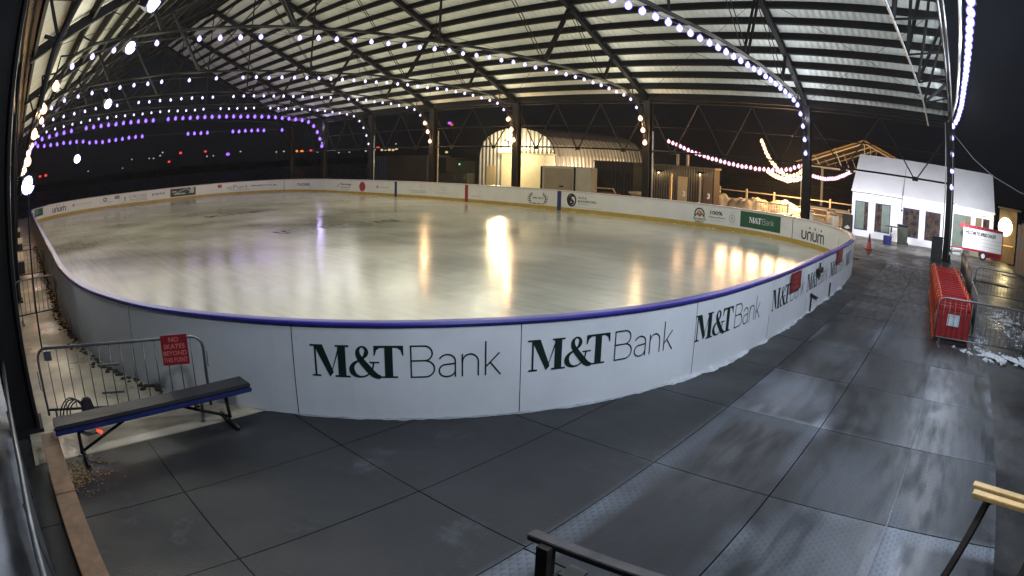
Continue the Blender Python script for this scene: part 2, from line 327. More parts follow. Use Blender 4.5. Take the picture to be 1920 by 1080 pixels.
def struct(name, mb, m, **k):
    o = mb.build(name, m, **k); o['kind'] = 'structure'; return o

# ---------------------------------------------------------------- camera (wide security camera, calibrated)
yaw, pit, rol, ka, kb, hC = -0.844003551810031, -0.20679051085041011, 0.022006487095070654, 0.7964836434849425, 0.08309503368320371, 3.2156274583788584
F = Vector((math.cos(yaw)*math.cos(pit), math.sin(yaw)*math.cos(pit), math.sin(pit)))
R0 = Vector((math.sin(yaw), -math.cos(yaw), 0)); U0 = R0.cross(F)
RR = R0*math.cos(rol)+U0*math.sin(rol); UU = -R0*math.sin(rol)+U0*math.cos(rol)
cd = bpy.data.cameras.new('camera'); cam = bpy.data.objects.new('camera', cd); COL.objects.link(cam); sc.camera = cam
cam.matrix_world = Matrix(((RR.x, UU.x, -F.x, 0), (RR.y, UU.y, -F.y, 0), (RR.z, UU.z, -F.z, hC), (0,0,0,1)))
sc.render.engine = 'CYCLES'
cd.type = 'PANO'; cd.sensor_width = 36; cd.sensor_fit = 'HORIZONTAL'; cd.clip_start = .05; cd.clip_end = 2000
cd.panorama_type = 'FISHEYE_LENS_POLYNOMIAL'; cd.fisheye_fov = R(200)
cd.fisheye_polynomial_k0 = 0; cd.fisheye_polynomial_k1 = -ka/18; cd.fisheye_polynomial_k2 = 0
cd.fisheye_polynomial_k3 = -kb/18**3; cd.fisheye_polynomial_k4 = 0

PROF=[(0,15.55),(0,12.5),(.08,9.8),(.27,7.8),(.62,6.3),(1.07,5.2),(1.6,4.3),(2.3,3.35),(3.2,2.45),(4.3,1.65),(5.45,1.0),(6.6,.58),(7.8,.28),(9.2,.1),(11.0,0),(14,0),(20,0),(28.15,0)]
def rink_path():
    X0,X1,YN,YF=3.56,59.92,-1.1,-30.2
    q=[(X0+a,YN-b) for a,b in PROF]           # near end middle -> near side middle
    hx=(X0+X1)/2; hy=(YN+YF)/2
    a=q; b=[(2*hx-x,y) for x,y in reversed(q[:-1])]
    half=a+b                                  # along near side to far end middle
    other=[(x,2*hy-y) for x,y in reversed(half[1:-1])]
    pts=half+other
    n=len(pts);out=[]
    for i in range(n):
        p0,p1,p2,p3=pts[i-1],pts[i],pts[(i+1)%n],pts[(i+2)%n]
        L=math.dist(p1,p2);m=max(2,int(L/.25))
        for k in range(m):
            t=k/m
            # centripetal-ish: chord based hermite
            d0=math.dist(p0,p1);d1=L;d2=math.dist(p2,p3)
            v=[]
            for c in(0,1):
                m1=((p1[c]-p0[c])/d0-(p2[c]-p0[c])/(d0+d1)+(p2[c]-p1[c])/d1)*d1
                m2=((p2[c]-p1[c])/d1-(p3[c]-p1[c])/(d1+d2)+(p3[c]-p2[c])/d2)*d1
                v.append((2*t**3-3*t*t+1)*p1[c]+(t**3-2*t*t+t)*m1+(-2*t**3+3*t*t)*p2[c]+(t**3-t*t)*m2)
            out.append(tuple(v))
    return out
class Path:
    def __init__(s,pts):
        s.p=pts;s.n=len(pts);s.c=[0]
        for i in range(s.n): s.c.append(s.c[-1]+math.dist(pts[i],pts[(i+1)%s.n]))
        s.L=s.c[-1]
    def at(s,u,off=0.0):
        u%=s.L
        lo,hi=0,s.n
        while hi-lo>1:
            m=(lo+hi)//2
            if s.c[m]<=u:lo=m
            else:hi=m
        i=lo;a,b=s.p[i],s.p[(i+1)%s.n];t=(u-s.c[i])/max(1e-9,s.c[i+1]-s.c[i])
        def nrm(i):
            a,b=s.p[(i-1)%s.n],s.p[(i+1)%s.n];dx,dy=b[0]-a[0],b[1]-a[1];l=math.hypot(dx,dy);return(-dy/l,dx/l)
        n1,n2=nrm(i),nrm((i+1)%s.n);nx=n1[0]*(1-t)+n2[0]*t;ny=n1[1]*(1-t)+n2[1]*t;l=math.hypot(nx,ny)
        return (a[0]+(b[0]-a[0])*t+nx/l*off,a[1]+(b[1]-a[1])*t+ny/l*off)
# ---------------------------------------------------------------- ground and sheets
GX = 1.445
struct('ground', MB().add([(-400,300,-.05),(-400,-400,-.05),(700,-400,-.05),(700,300,-.05)], [(0,1,2,3)]), 'asphalt')
b = MB()
XS = [-.02-GX, -.02, -.02+GX, -.02+2*GX]
YS = [3.0, .9, -1.3, -3.45, -5.66, -7.78, -9.9, -12.02, -14.14, -15.2, -16.26, -17.3, -18.4, -19.5, -20.5, -21.6, -22.7, -23.7, -24.8, -25.9, -26.86]
for i in range(3):
    for j in range(len(YS)-1):
        z = .002*((i*7+j*5) % 3); b.box(XS[i]+.008, XS[i+1]-.008, YS[j+1]+.008, YS[j]-.008, -.03, -.002+z*.6)
struct('steel_plate_floor', b, 'plate')
b = MB()
XM = [2.87, 4.27, 5.66, 7.15]; YM = [1.2, -1.39, -3.48, -5.66] + [-5.66-2.12*k for k in range(1, 11)]
for i in range(3):
    for j in range(len(YM)-1):
        if i > 0 and YM[j] < -9.5: continue
        b.box(XM[i]+.006, XM[i+1]-.006, YM[j+1]+.006, YM[j]-.006, -.03, -.001-.001*((i+j) % 2))
struct('rubber_mat_floor', b, 'mat')
b = MB()   # boardwalk bands beyond the plates
ys = [-26.9, -27.9, -28.7, -29.6, -30.4, -31.3]
for j in range(len(ys)-1):
    for x0, x1 in ((-3.5, -.9), (-.9, 1.9), (1.9, 4.4), (4.4, 7.4)):
        b.box(x0+.008, x1-.008, ys[j+1]+.012, ys[j]-.012, -.04, .0-.002*((j+int(x0)) % 2))
struct('boardwalk', b, mat('wet_boardwalk', (.06,.052,.04), .4, 0, .2, 6, .5, 1.5, rvar=.15))
struct('concrete_pad', MB().box(-4.5, 10.5, -40.5, -31.33, -.04, .004), 'concrete')
struct('icy_path', MB().box(7.17, 64, -4.2, .36, -.04, .0), 'path')
P = Path(rink_path())
NP = 616
ring_in = [P.at(i*P.L/NP, -.1) for i in range(NP)]
struct('rink_ice', MB().add([(x,y,.03) for x,y in ring_in], [tuple(range(NP))]), 'ice')
# lettering frozen into the ice at centre rink, worn to broken strokes
b = MB(); rnd = random.Random(3)
def stroke_row(x, y0, y1, hgt, n):
    for k in range(n):
        y = y0+(y1-y0)*(k+.5)/n; w = abs(y1-y0)/n*.62
        kind = k % 4; t = .16
        def q(xa, ya, xb, yb, tt=t):
            d = Vector((xb-xa, yb-ya)); d.normalize(); px, py = -d.y*tt/2, d.x*tt/2
            b.add([(xa+px,ya+py,.0325),(xa-px,ya-py,.0325),(xb-px,yb-py,.0325),(xb+px,yb+py,.0325)], [(0,1,2,3)])
        a, c = x-hgt/2, x+hgt/2; l, r_ = y+w/2, y-w/2
        if kind == 0: q(a,l,c,l); q(c,l,a,(l+r_)/2); q(a,(l+r_)/2,c,r_); q(c,r_,a,r_)
        elif kind == 1: q(a,l,c,l); q(a,r_,c,r_); q(c,l,c,r_)
        elif kind == 2: q(a,y,c,y,.22); q(c,l,c,r_)
        else: q(a,l,c,y); q(c,y,a,r_); q((a+c)/2,l,(a+c)/2,r_,.1)
stroke_row(24.6, -12.3, -19.2, 1.1, 9); stroke_row(36.2, -13.0, -18.2, 1.3, 7)
struct('ice_lettering', b, mat('ice_paint', (.025,.028,.026), .25, 0, 0, 5, .8, 1.6, col2=(.16,.165,.14)))
# scrapes at the foot of the far boards
b = MB()
for k in range(90):
    u = rnd.uniform(92, 140); d = rnd.uniform(-.35, -.13); x, y = P.at(u, d); b.ball((x, y, .035), rnd.uniform(.02, .05), 6, 3, .4)
tag(b.build('ice_shavings', 'snow'), kind='stuff')

# ---------------------------------------------------------------- open pavilion
XC = [-.02, 8.43, 18.29, 28.32, 36.78, 44.94, 52.94, 60.0]
YA, YB, YR, ZE, SL = -32.0, -.1, -16.05, 7.0, .53
pav = thing('open_pavilion', 'long open-sided steel pavilion with a pale ribbed gable roof over the whole ice rink', 'pavilion', (30,-16,0))
def chordz(Y):
    t = abs(Y-YR)
    pts = [(0,7.75),(4,7.76),(8,7.66),(11,7.45),(12.6,7.3),(13.6,7.15),(14.3,6.85),(14.9,6.35),(15.3,5.7),(15.6,5.0),(15.75,4.2)]
    for (a, za), (c, zc) in zip(pts, pts[1:]):
        if t <= c: return za+(zc-za)*(t-a)/(c-a)
    return 4.2
def roofz(Y): return ZE+SL*(15.95-abs(Y-YR))
CY = [YR+s*t for s in (-1,) for t in (15.75,15.6,15.3,14.9,14.3,13.6,12.6,11,8,4)]+[YR]+[YR+t for t in (4,8,11,12.6,13.6,14.3,14.9,15.3,15.6,15.75)]
for i, X in enumerate(XC):
    for side, Yc in ((0, YA), (1, YB)):
        if i == 0 and side: xb, yb = -.75, .5
        else: xb, yb = X, Yc
        if side and i > 0: xb, yb = X+.05, .39
        w = .44 if side == 0 else .5
        b = MB(); z1 = ZE
        b.box(xb-w/2, xb+w/2, yb-w/2, yb-w/2+.05, -.04, z1); b.box(xb-w/2, xb+w/2, yb+w/2-.05, yb+w/2, -.04, z1)
        b.box(xb-.1, xb+.1, yb-w/2+.05, yb+w/2-.05, -.04, z1); b.box(xb-w/2-.05, xb+w/2+.05, yb-w/2-.05, yb+w/2+.05, -.04, .05)
        b.build('column', 'steel', pav)
    b = MB()
    for s in (-1, 1):
        e = YR+s*15.95
        b.beam((X, e, ZE-.12), (X, YR, ZE+SL*15.95-.17), .26, .32)
    b.beam((X, YR, 7.75), (X, YR, 15.2), .07)
    b.tube([(X-.07, y, chordz(y)) for y in CY], .045, 6); b.tube([(X+.07, y, chordz(y)) for y in CY], .045, 6)
    for s in (-1, 1):
        n1, r1 = YR+s*6.4, YR+s*8.25; n2, r2 = YR+s*11.28, YR+s*12.0
        for d in (-.09, .09): b.beam((X+d, n1, chordz(n1)), (X+d, r1, roofz(r1)-.3), .09)
        b.beam((X, n2, chordz(n2)), (X, r2, roofz(r2)-.3), .13)
        for d in (-.09, .09):
            b.tube([(X+d, n1, chordz(n1)), (X+d, YR+s*.3, 15.0)], .022, 5); b.tube([(X+d, n2, chordz(n2)), (X+d, r1, roofz(r1)-.35)], .022, 5)
        b.tube([(X, YR+s*13.2, roofz(YR+s*13.2)-.3), (X, n2, chordz(n2))], .02, 5)
        # laced haunch between the curved chord and the column head
        yc = YR+s*15.75
        pr = None
        for k, t in enumerate((13.6, 14.3, 14.9, 15.3, 15.55)):
            y = YR+s*t; tp = (X, YR+s*min(15.8, t+.5), min(roofz(YR+s*min(15.8, t+.5))-.3, 7.0-.55*k+.4))
            b.beam((X, y, chordz(y)), tp, .05); 
            if pr: b.beam(pr, (X, y, chordz(y)), .05)
            pr = tp
    b.build('roof_truss', 'steel', pav)
# purlins and roof sheets
X0R, X1R = -.12, 59.6
k = 0
while True:
    t = 15.8-.955*k
    if t < .2: break
    for s in (-1, 1):
        Y = YR+s*t; z = roofz(Y)+.02; b = MB()
        n = Vector((0, s*SL, 1)).normalized(); c = Vector((0, Y, z))
        for (xa, xb_) in ((X0R, X1R),):
            b.beam((xa, Y, z-.03), (xb_, Y, z-.03), .035, .33, up=n)
            b.beam((xa, Y-s*.04, z-.19), (xb_, Y-s*.04, z-.19), .11, .02, up=n); b.beam((xa, Y+s*.03, z+.14), (xb_, Y+s*.03, z+.14), .09, .02, up=n)
        b.build('purlin', 'purlin', pav)
    k += 1
for s in (-1, 1):
    e = YR+s*16.25; zt = ZE+SL*15.95+.17; ze = zt-SL*16.25
    MB().slab([(X0R-.05, e, ze), (X1R+.05, e, ze), (X1R+.05, YR, zt), (X0R-.05, YR, zt)], (0, 0, .04)).build('roof_sheet', 'roof', pav)
    b = MB(); b.box(X0R, X1R, e-.04, e+.04, ze-.22, ze-.004); b.build('eave_trim', 'purlin', pav)
# longitudinal eave trusses
def eave_truss(Y, i0, i1, name):
    b = MB()
    for i in range(i0, i1):
        xa, xb_ = XC[i], XC[i+1]; w = xb_-xa
        b.tube([(xa, Y, 6.72), (xb_, Y, 6.72)], .06, 6); b.tube([(xa+.2, Y, 3.86), (xb_-.2, Y, 3.86)], .055, 6)
        nb = 3 if w > 9 else 2
        bot = [xa+w*(k+.5)/nb for k in range(nb)]; top = [xa+w*(k)/nb for k in range(nb+1)]
        top[0] = xa+.25; top[-1] = xb_-.25
        for k, x in enumerate(bot):
            for tx in (top[k], top[k+1]):
                zt = 6.68 if .5 < tx-xa < w-.5 else 6.2
                d = .09 if tx < x else -.09
                b.tube([(x-d, Y, 3.86), (tx, Y, zt)], .04, 6)
            b.box(x-.17, x+.17, Y-.02, Y+.02, 3.72, 3.95)
        b.tube([(xa+.4, Y-.05, 5.27), (xb_-.4, Y-.05, 5.27)], .035, 6)
    b.build(name, 'steel', pav)
eave_truss(YA, 0, 7, 'eave_truss'); eave_truss(.3, 1, 7, 'eave_truss')
for s in (-1, 1):
    b = MB()
    e = YR+s*15.95; b.box(XC[0], XC[-1], e-.06, e+.06, 6.86, 7.1); b.build('eave_beam', 'steel', pav)
b = MB(); b.tube([(.1, YB-.1, 6.72), (8.3, YB-.1, 6.72)], .06, 6); b.build('eave_rail', 'steel', pav)
# rods of the roof bracing
for i in range(0, 7):
    b = MB(); xa, xb_ = XC[i]+.2, XC[i+1]-.2
    for (ta, tb) in ((15.3, 8.6), (8.2, 1.2)):
        for s in (-1, 1):
            ya, yb = YR+s*ta, YR+s*tb
            b.tube([(xa, ya, roofz(ya)-.2), (xb_, yb, roofz(yb)-.2)], .012, 4); b.tube([(xb_, ya, roofz(ya)-.22), (xa, yb, roofz(yb)-.22)], .012, 4)
    b.build('brace_rod', 'purlin', pav)
# pale stiffening pipe of the end bay with its diagonals
b = MB()
pts = [(1.30,-31.6,6.6), (1.33,-27.5,7.12), (1.40,-24,7.4), (1.48,-20,7.6), (1.50,-16,7.68), (1.46,-11,7.6), (1.4,-6,7.3)]
b.tube(pts, .045, 8); b.build('stiffener_pipe', 'pale', pav, smooth=True)
b = MB()
for y in (-27.5, -24, -20, -16, -11):
    z = [p[2] for p in pts if p[1] == y][0]; x = [p[0] for p in pts if p[1] == y][0]
    b.beam((x, y, z), (.05, y-1.2, roofz(y-1.2)-.35), .11); b.beam((x, y, z), (.05, y+1.8, roofz(y+1.8)-.35), .09); b.beam((x, y, z), (.0, y+.4, chordz(y+.4)), .06)
b.build('stiffener_diagonals', 'steel', pav)
# conduit pipes clipped to the near columns
MB().tube([(XC[0]+.30, YA+.28, .1), (XC[0]+.30, YA+.28, 6.9)], .035, 6).build('conduit', 'pale', pav, smooth=True)
MB().tube([(XC[0]-.12, YA+.3, .1), (XC[0]-.12, YA+.3, 5.2)], .022, 6).build('conduit', 'pale', pav, smooth=True)
for i in (2, 5): MB().tube([(XC[i]-.28, YA-.1, .0), (XC[i]-.28, YA-.1, 5.0)], .05, 6).build('downpipe', 'pale', pav, smooth=True)

# ---------------------------------------------------------------- string lights
PRO = [(15.75,3.9),(15.6,4.5),(15.35,5.2),(15.05,5.8),(14.7,6.3),(14.2,6.75),(13.3,6.95),(12,7.12),(10,7.3),(8,7.4),(4,7.5),(0,7.53)]
def profile(X, dz=0):
    left = [(X, YR+t, z+dz) for t, z in PRO]; right = [(X, YR-t, z+dz) for t, z in reversed(PRO[:-1])]
    return [Vector(p) for p in left+right]
def along(pts, step, start=.1):
    out = []; nxt = start; tot = 0
    for a, c in zip(pts, pts[1:]):
        L_ = (c-a).length
        while nxt <= tot+L_: out.append(a+(c-a)*((nxt-tot)/L_)); nxt += step
        tot += L_
    return out
M['bulbs'] = M['bulbb']
def bulb_mesh(name, m, r=.075):
    b = MB(); b.lathe((0,0,0), [(.0, -r*1.15), (r*.55,-r*.98), (r*.92,-r*.5), (r,0), (r*.85,r*.55), (r*.45,r*.95), (r*.32,r*1.3)], 10)
    me = bpy.data.meshes.new(name); me.from_pydata(b.v, [], b.f); me.materials.append(M[m]); me.polygons.foreach_set('use_smooth', [True]*len(me.polygons)); return me
BM = {k: bulb_mesh('bulb', k, r) for k, r in (('bulbw', .085), ('bulbb', .115), ('bulbp', .165), ('bulbo', .135), ('bulbpk', .125), ('bulba', .155), ('bulbs', .13), ('bulbdim', .05))}  # globes enlarged to stand in for the bloom round each bulb
def string(label, pts, step, kinds, skip=(), group=None, wire='cable', far=1.0, jit=.0, off=.10):
    t = thing('string_light', label, 'string light', tuple(pts[0]), group=group)
    b = MB(); b.tube(pts, .012*far, 5, cap=False); b.build('wire', wire, t)
    r_ = random.Random(len(label))
    for k, p in enumerate(along(pts, step)):
        kk = kinds(p, k)
        if k in skip or kk is None: continue
        o = bpy.data.objects.new('bulb', BM[kk]); COL.objects.link(o); o.parent = t; o.matrix_parent_inverse = Matrix.Translation(-Vector(t.location))
        o.location = (p.x+r_.uniform(-jit, jit), p.y, p.z-off+r_.uniform(-jit, jit)); o.rotation_euler = (r_.uniform(-.2,.2), r_.uniform(-.2,.2), 0)
    return t
def endk(main, ea, eb):
    def f(p, k):
        if p.z < 6.1 and p.y < -20: return eb
        if p.z < 6.1 and p.y > -10: return ea
        return main
    return f
S1 = [Vector((-.10,-31.8,3.7)), Vector((-.10,-31.75,6.3)), Vector((-.16,-31.3,6.8)), Vector((-.42,-30,7.0)), Vector((-.62,-27,7.25)), Vector((-.72,-22,7.42)), Vector((-.78,-16,7.45)), Vector((-.8,-10,7.4)), Vector((-.8,-5,7.2))]
MB().tube([p+Vector((.24,0,.12)) for p in S1[2:]], .05, 8).build('gable_pipe', 'white', pav, smooth=True)
string('blue-white bulb string along the open gable end, tallest line at the top right corner', S1, .82, lambda p, k: 'bulbs', jit=.01)
string('bright blue-white bulb string sweeping from the roof down the column left of the tent', [p for p in profile(XC[1]) if p.y < -3.9], .74, endk('bulbb', 'bulbo', 'bulbb'), jit=.01)
string('white bulb string over the near ice ending in two warm bulbs at the corrugated container', profile(XC[2]), .75, endk('bulbw', 'bulbo', 'bulbo'), skip=(7, 9, 14), jit=.015)
string('white bulb string that ends in three warm bulbs in front of the arched metal building', profile(XC[3]), .75, endk('bulbw', 'bulbo', 'bulbo'), skip=(13, 15, 17), jit=.02)
string('white bulb string that ends in three warm bulbs by the tall brown container', profile(XC[4]), .75, endk('bulbw', 'bulbo', 'bulbo'), skip=(12, 21, 33), jit=.02)
string('small white bulb string curving down the column beside the blue-grey corrugated container', profile(XC[5]), .75, endk('bulbw', 'bulbo', 'bulbw'), skip=(24, 30), jit=.02, far=1.5)
string('upper purple bulb string arching across the far end of the pavilion', profile(XC[6], .05), .75, endk('bulbp', 'bulbo', 'bulbp'), skip=(10, 21), jit=.01, far=1.8)
S8 = [Vector((59.9,YR+t,z)) for t, z in ((15.3,4.0),(15.2,6.4),(14.5,6.75),(9,6.75),(8,6.55),(6.5,6.45),(5,6.5),(3,6.62),(-3,6.5),(-14.6,6.5),(-15.2,6.2))]
string('lower purple bulb string with dark gaps along the far gable of the pavilion', S8, .75, lambda p, k: 'bulbp', skip=(22,23,24,25,26,27,32,33,34,41,42,44,45), jit=.03, far=1.8)
# patio strings behind the rink
SP = [Vector(p) for p in ((21.2,-40,4.9),(20.0,-40,4.46),(19.13,-40,4.16),(17.45,-40,3.8),(15.8,-40,3.52),(14.2,-40,3.42),(13.0,-40,3.42),(11.8,-40,3.6),(10.8,-40,4.0))]
string('warm pink bulb string sagging over the patio from the container to the column', SP, .33, lambda p, k: 'bulbpk', jit=.02, off=.08)
SQ = [Vector(p) for p in ((17.4,-50,5.9),(16.9,-50,4.75),(16.3,-50,4.0),(15.6,-50,3.35),(14.8,-50,3.05),(14.0,-50,3.3),(13.4,-50,3.9))]
string('steep amber bulb string hanging to the brightest loop behind the picnic tables', SQ, .34, lambda p, k: 'bulba', jit=.02, off=.05)
SS = [Vector(p) for p in ((15.5,-46,3.35),(14.6,-46,2.95),(13.7,-46,2.75),(12.8,-46,2.95),(12.1,-46,3.4))]
string('short amber bulb loop glowing lowest of the patio strings', SS, .26, lambda p, k: 'bulba', jit=.02, off=.05)
ST = [Vector(p) for p in ((11.4,-45,3.35),(10.8,-45,3.25),(10.2,-45,3.22),(9.5,-45,3.35),(8.8,-45,3.65),(8.1,-45,4.05))]
string('pink bulb string between the column and the left end of the white tent', ST, .2, lambda p, k: 'bulbpk', jit=.015, off=.05)

# ---------------------------------------------------------------- lamps
def lamp(loc, P_, col, r=.12, kind='POINT', rot=None, spot=None):
    l = bpy.data.lights.new('lamp', kind); l.energy = P_; l.color = col; l.shadow_soft_size = r
    o = bpy.data.objects.new('lamp', l); COL.objects.link(o); o.location = loc
    if rot: o.rotation_euler = rot
    if spot: l.spot_size = spot; l.spot_blend = .6
    return o
def aim(o, tgt):
    d = Vector(tgt)-o.location; o.rotation_euler = d.to_track_quat('-Z', 'Y').to_euler()
KS = 1.0
for i, X in enumerate(XC):
    if i == 0: continue
    pw = [0, 280, 210, 210, 200, 190, 90, 60][i]*KS
    col = [(.8,.86,1), (.8,.86,1), (1,.95,.76), (1,.95,.70), (1,.95,.74), (.97,.95,.90), (.75,.62,1), (.65,.5,1)][i]
    for t in (-13.6, -11.6, -9.2, -6.6, -4, -1.3, 1.3, 4, 6.6, 9.2, 11.6, 13.6):
        lamp((X+.02, YR+t, chordz(YR+t)-.42), pw*.5*(.45+abs(t)/11), col, 1.0)
for t, w_ in ((-12,450), (-7,520), (-1,640), (4,950), (9,1300), (13,1500)):
    lamp((-.8, YR+t, 7.25), w_*KS, (.74,.84,1), .35)  # stronger towards the camera; a lamp added past the string's end brightens the boards
for i, zs in ((2, (5.29, 4.56)), (3, (5.67, 4.99, 4.31)), (4, (5.64, 4.95, 4.29))):
    for z in zs: lamp((XC[i], -31.25, z), (110 if i == 3 else 75)*KS, (1,.60,.28), .12)
for i in (2, 3, 4, 5): lamp((XC[i], -.6, 5.2), 150*KS, (1,.55,.25), .11)
for z in (6.2, 5.2, 4.4): lamp((XC[1]-.05, -31.6, z), 22*KS, (.75,.75,1), .09)
for z in (6.2, 4.6): lamp((XC[6], -31.5, z), 60*KS, (.6,.5,1), .09)
# patio glow
for p in ((20,-40,4.2), (18.2,-40,3.8), (16.6,-40,3.5), (15.4,-40,3.35), (14.2,-40,3.25), (13,-40,3.3), (12,-40,3.5), (11.2,-40,3.8)): lamp(p, (300 if p[0] < 17 else 70)*KS, (1,.58,.27), .4)
for p in ((13.7,-46,2.6), (14.8,-50,2.9), (12.6,-46,2.8)): lamp(p, 2600*KS, (1,.55,.2), .6)
for p in ((10.2,-45,3.1), (8.8,-45,3.5)): lamp(p, 120*KS, (1,.6,.42), .1)

def floodlight(loc, tgt, label, z_top, pw, sz=1.0):
    t = thing('floodlight', label, 'floodlight', loc)
    x, y, z = loc; d = (Vector(tgt)-Vector(loc)).normalized()
    b = MB(); b.beam(Vector(loc)-d*.16, Vector(loc)-d*.02, .42, .34); 
    for k in range(5): b.beam(Vector(loc)-d*.24+Vector((0,0,-.12+.06*k)), Vector(loc)-d*.16+Vector((0,0,-.12+.06*k)), .36, .015)
    b.build('housing', 'blkp', t)
    b = MB(); c = Vector(loc)
    r = d.cross(Vector((0,0,1))).normalized(); u = r.cross(d); pts = []
    n = 14
    vs = [c+d*(-.01+.09)]; 
    for ring, (rr, dd) in enumerate(((.12*sz, .07), (.20*sz, .03), (.21*sz, -.015))):
        for k2 in range(n): a = 2*math.pi*k2/n; vs.append(c+r*math.cos(a)*rr+u*math.sin(a)*rr*.9+d*dd)
    fs = [(0, 1+k2, 1+(k2+1) % n) for k2 in range(n)]
    for ring in range(2):
        for k2 in range(n): fs.append((1+ring*n+k2, 1+(ring+1)*n+k2, 1+(ring+1)*n+(k2+1) % n, 1+ring*n+(k2+1) % n))
    b.add(vs, fs); b.build('lens', 'flood', t, smooth=True)
    b = MB()
    if z_top > z: b.tube([(x, y, z+.15), (x, y, z_top)], .014, 6)
    else: b.tube([(x, y, z_top), (x, y, z-.15)], .02, 6)
    b.beam((x, y-.02, z-.02), (x, y-.02, z+.22), .3, .03); b.build('pole', 'steel', t)
    l = lamp(tuple(c+d*.16), pw, (.86,.97,1), .12, 'SPOT', spot=R(150)); aim(l, tgt)
floodlight((8.43,-1.99,5.65), (2,-14,0), 'white floodlight cut by the top edge of the picture, highest of the five', chordz(-1.99), 50)
floodlight((18.3,-3.69,6.96), (8,-12,0), 'white floodlight hanging under the roof among the nearest white bulb string', chordz(-3.69), 120, 1.1)
floodlight((28.3,-4.78,6.41), (18,-14,0), 'white floodlight hanging between the white bulb strings and the purple one', chordz(-4.78), 60, 1.25)
floodlight((36.8,-4.21,4.32), (22,-14,0), 'white floodlight on a long drop pole below both purple bulb strings', chordz(-4.21), 25, 1.35)
floodlight((12.6,-.24,3.21), (4,-9,0), 'lowest white floodlight on a post just left of the rink corner', 0, 45)
# ---------------------------------------------------------------- rink boards
ZT = 1.2
boards = thing('rink_boards', 'white rink boards with a blue cap rail and sponsor lettering round the long oval ice', 'rink boards', (*P.at(5), 0))
def wall(u0, u1, off, z0, z1, th=.02, dz=None, step=.25):
    """A sheet bent along the rink outline, th thick towards the inside of the off side."""
    b = MB(); n = max(2, int(abs(u1-u0)/step)+1); s = -1 if off >= 0 else 1; r_ = random.Random(int(u0*10))
    for k in range(n):
        u = u0+(u1-u0)*k/(n-1); x, y = P.at(u, off); xi, yi = P.at(u, off+s*th)
        zz = z0+(r_.uniform(-dz, dz) if dz else 0)
        b.v += [(x,y,zz),(x,y,z1),(xi,yi,z1),(xi,yi,zz)]
    for k in range(n-1):
        a = 4*k; c = a+4
        for p, q in ((0,1),(1,2),(2,3),(3,0)): b.f.append((a+p, a+q, c+q, c+p))
    b.f.append((0,3,2,1)); m = 4*(n-1); b.f.append((m,m+1,m+2,m+3)); return b
seams = [8.11, 11.13, 14.0, 17.2] + [17.2+3.05*k for k in range(1, 11)]
outer = [5.2, 2.4] ; us = [-3.4, -.5, 2.4, 5.2] + seams
for a, c in zip(us, us[1:]): wall(a+.006, c-.006, .012, .0, ZT, .02).build('outer_panel', 'hdpe', boards, fix=True)
a = us[-1]
while a < P.L-3.4-.1:
    c = min(a+4.88, P.L-3.4); wall(a+.006, c-.006, .012, .0, ZT, .02).build('outer_panel', 'hdpe', boards, fix=True); a = c
iu = [-3.4, 14, 31.1, 45, 60, 64.3, 78, 92.8, 109.45, 117.3, 125.17, 140.5, P.L-3.4]
for a, c in zip(iu, iu[1:]): wall(a+.006, c-.006, -.10, .03, ZT-.005, .02).build('inner_panel', 'hdpei', boards, fix=True)
for u in iu[:-1] + us[:-1]:
    pass
# dark line in each joint, part way down as on the real panels
for u, z0, z1 in ((14.0,.03,1.17),(11.13,.03,.3),(8.11,.03,1.17),(5.2,.03,.5),(17.2,.03,1.17),(2.4,.1,.4)):
    wall(u-.004, u+.004, .0145, z0, z1, .004).build('joint', 'seam', boards)
for u in (92.8, 140.5): wall(u-.02, u+.02, -.104, .04, 1.17, .004).build('joint', 'seam', boards)
def cap(u0, u1, m):
    b = MB(); n = int((u1-u0)/.2)+1; prof = [(.035,1.2),(.04,1.225),(.03,1.248),(.005,1.255),(-.1,1.255),(-.125,1.248),(-.135,1.225),(-.13,1.2)]
    for k in range(n):
        u = u0+(u1-u0)*k/(n-1)
        for o_, z in prof: x, y = P.at(u, o_); b.v.append((x, y, z))
    q = len(prof)
    for k in range(n-1):
        for j in range(q): b.f.append((k*q+j, k*q+(j+1) % q, (k+1)*q+(j+1) % q, (k+1)*q+j))
    b.f.append(tuple(range(q))); b.f.append(tuple((n-1)*q+j for j in range(q))[::-1]); return b.build('cap_rail', m, boards, smooth=False, fix=True)
cap(-4.9, 64.0, 'cap'); cap(64.02, P.L-4.92, 'capw')
wall(-3.4, P.L-3.41, -.112, .03, .24, .012).build('kick_strip', 'yellow', boards, fix=True)
for u, m in ((109.45, 'bluepost'), (117.29, 'redpost'), (125.17, 'bluepost')):
    wall(u-.14, u+.14, -.118, .032, 1.19, .018).build('line_post', m, boards, fix=True)
# snow and ice packed along the foot of the outside
from mathutils import noise; r_ = random.Random(5)
def ridge(u0, u1, wid, hgt, step=.05):
    b = MB(); n = int((u1-u0)/step)
    for k in range(n+1):
        u = u0+(u1-u0)*k/n; q = .5+.9*noise.noise(Vector((u*2.3, 1.7, 0)))+.5*noise.noise(Vector((u*9, 4.1, 0))); q = max(.08, q)
        for o_, z in ((.01, hgt*(.6+q)), (.012+wid*q*.45, hgt*q*.8), (.012+wid*q, .001)): x, y = P.at(u, o_); b.v.append((x, y, z))
    for k in range(n):
        for j in (0, 1): b.f.append((3*k+j, 3*k+j+1, 3*k+4+j, 3*k+3+j))
    return b
tag(ridge(-3.3, 9.0, .11, .035).build('packed_snow', mat('packed_ice', (.42, .44, .46), .5, 0, .4, 25, .4, 4), smooth=True), kind='stuff')
tag(ridge(9.0, 15.4, .045, .012).build('packed_snow', mat('thin_ice_edge', (.28, .30, .32), .5, 0, .4, 25, .5, 4), smooth=True), kind='stuff')
b = MB()
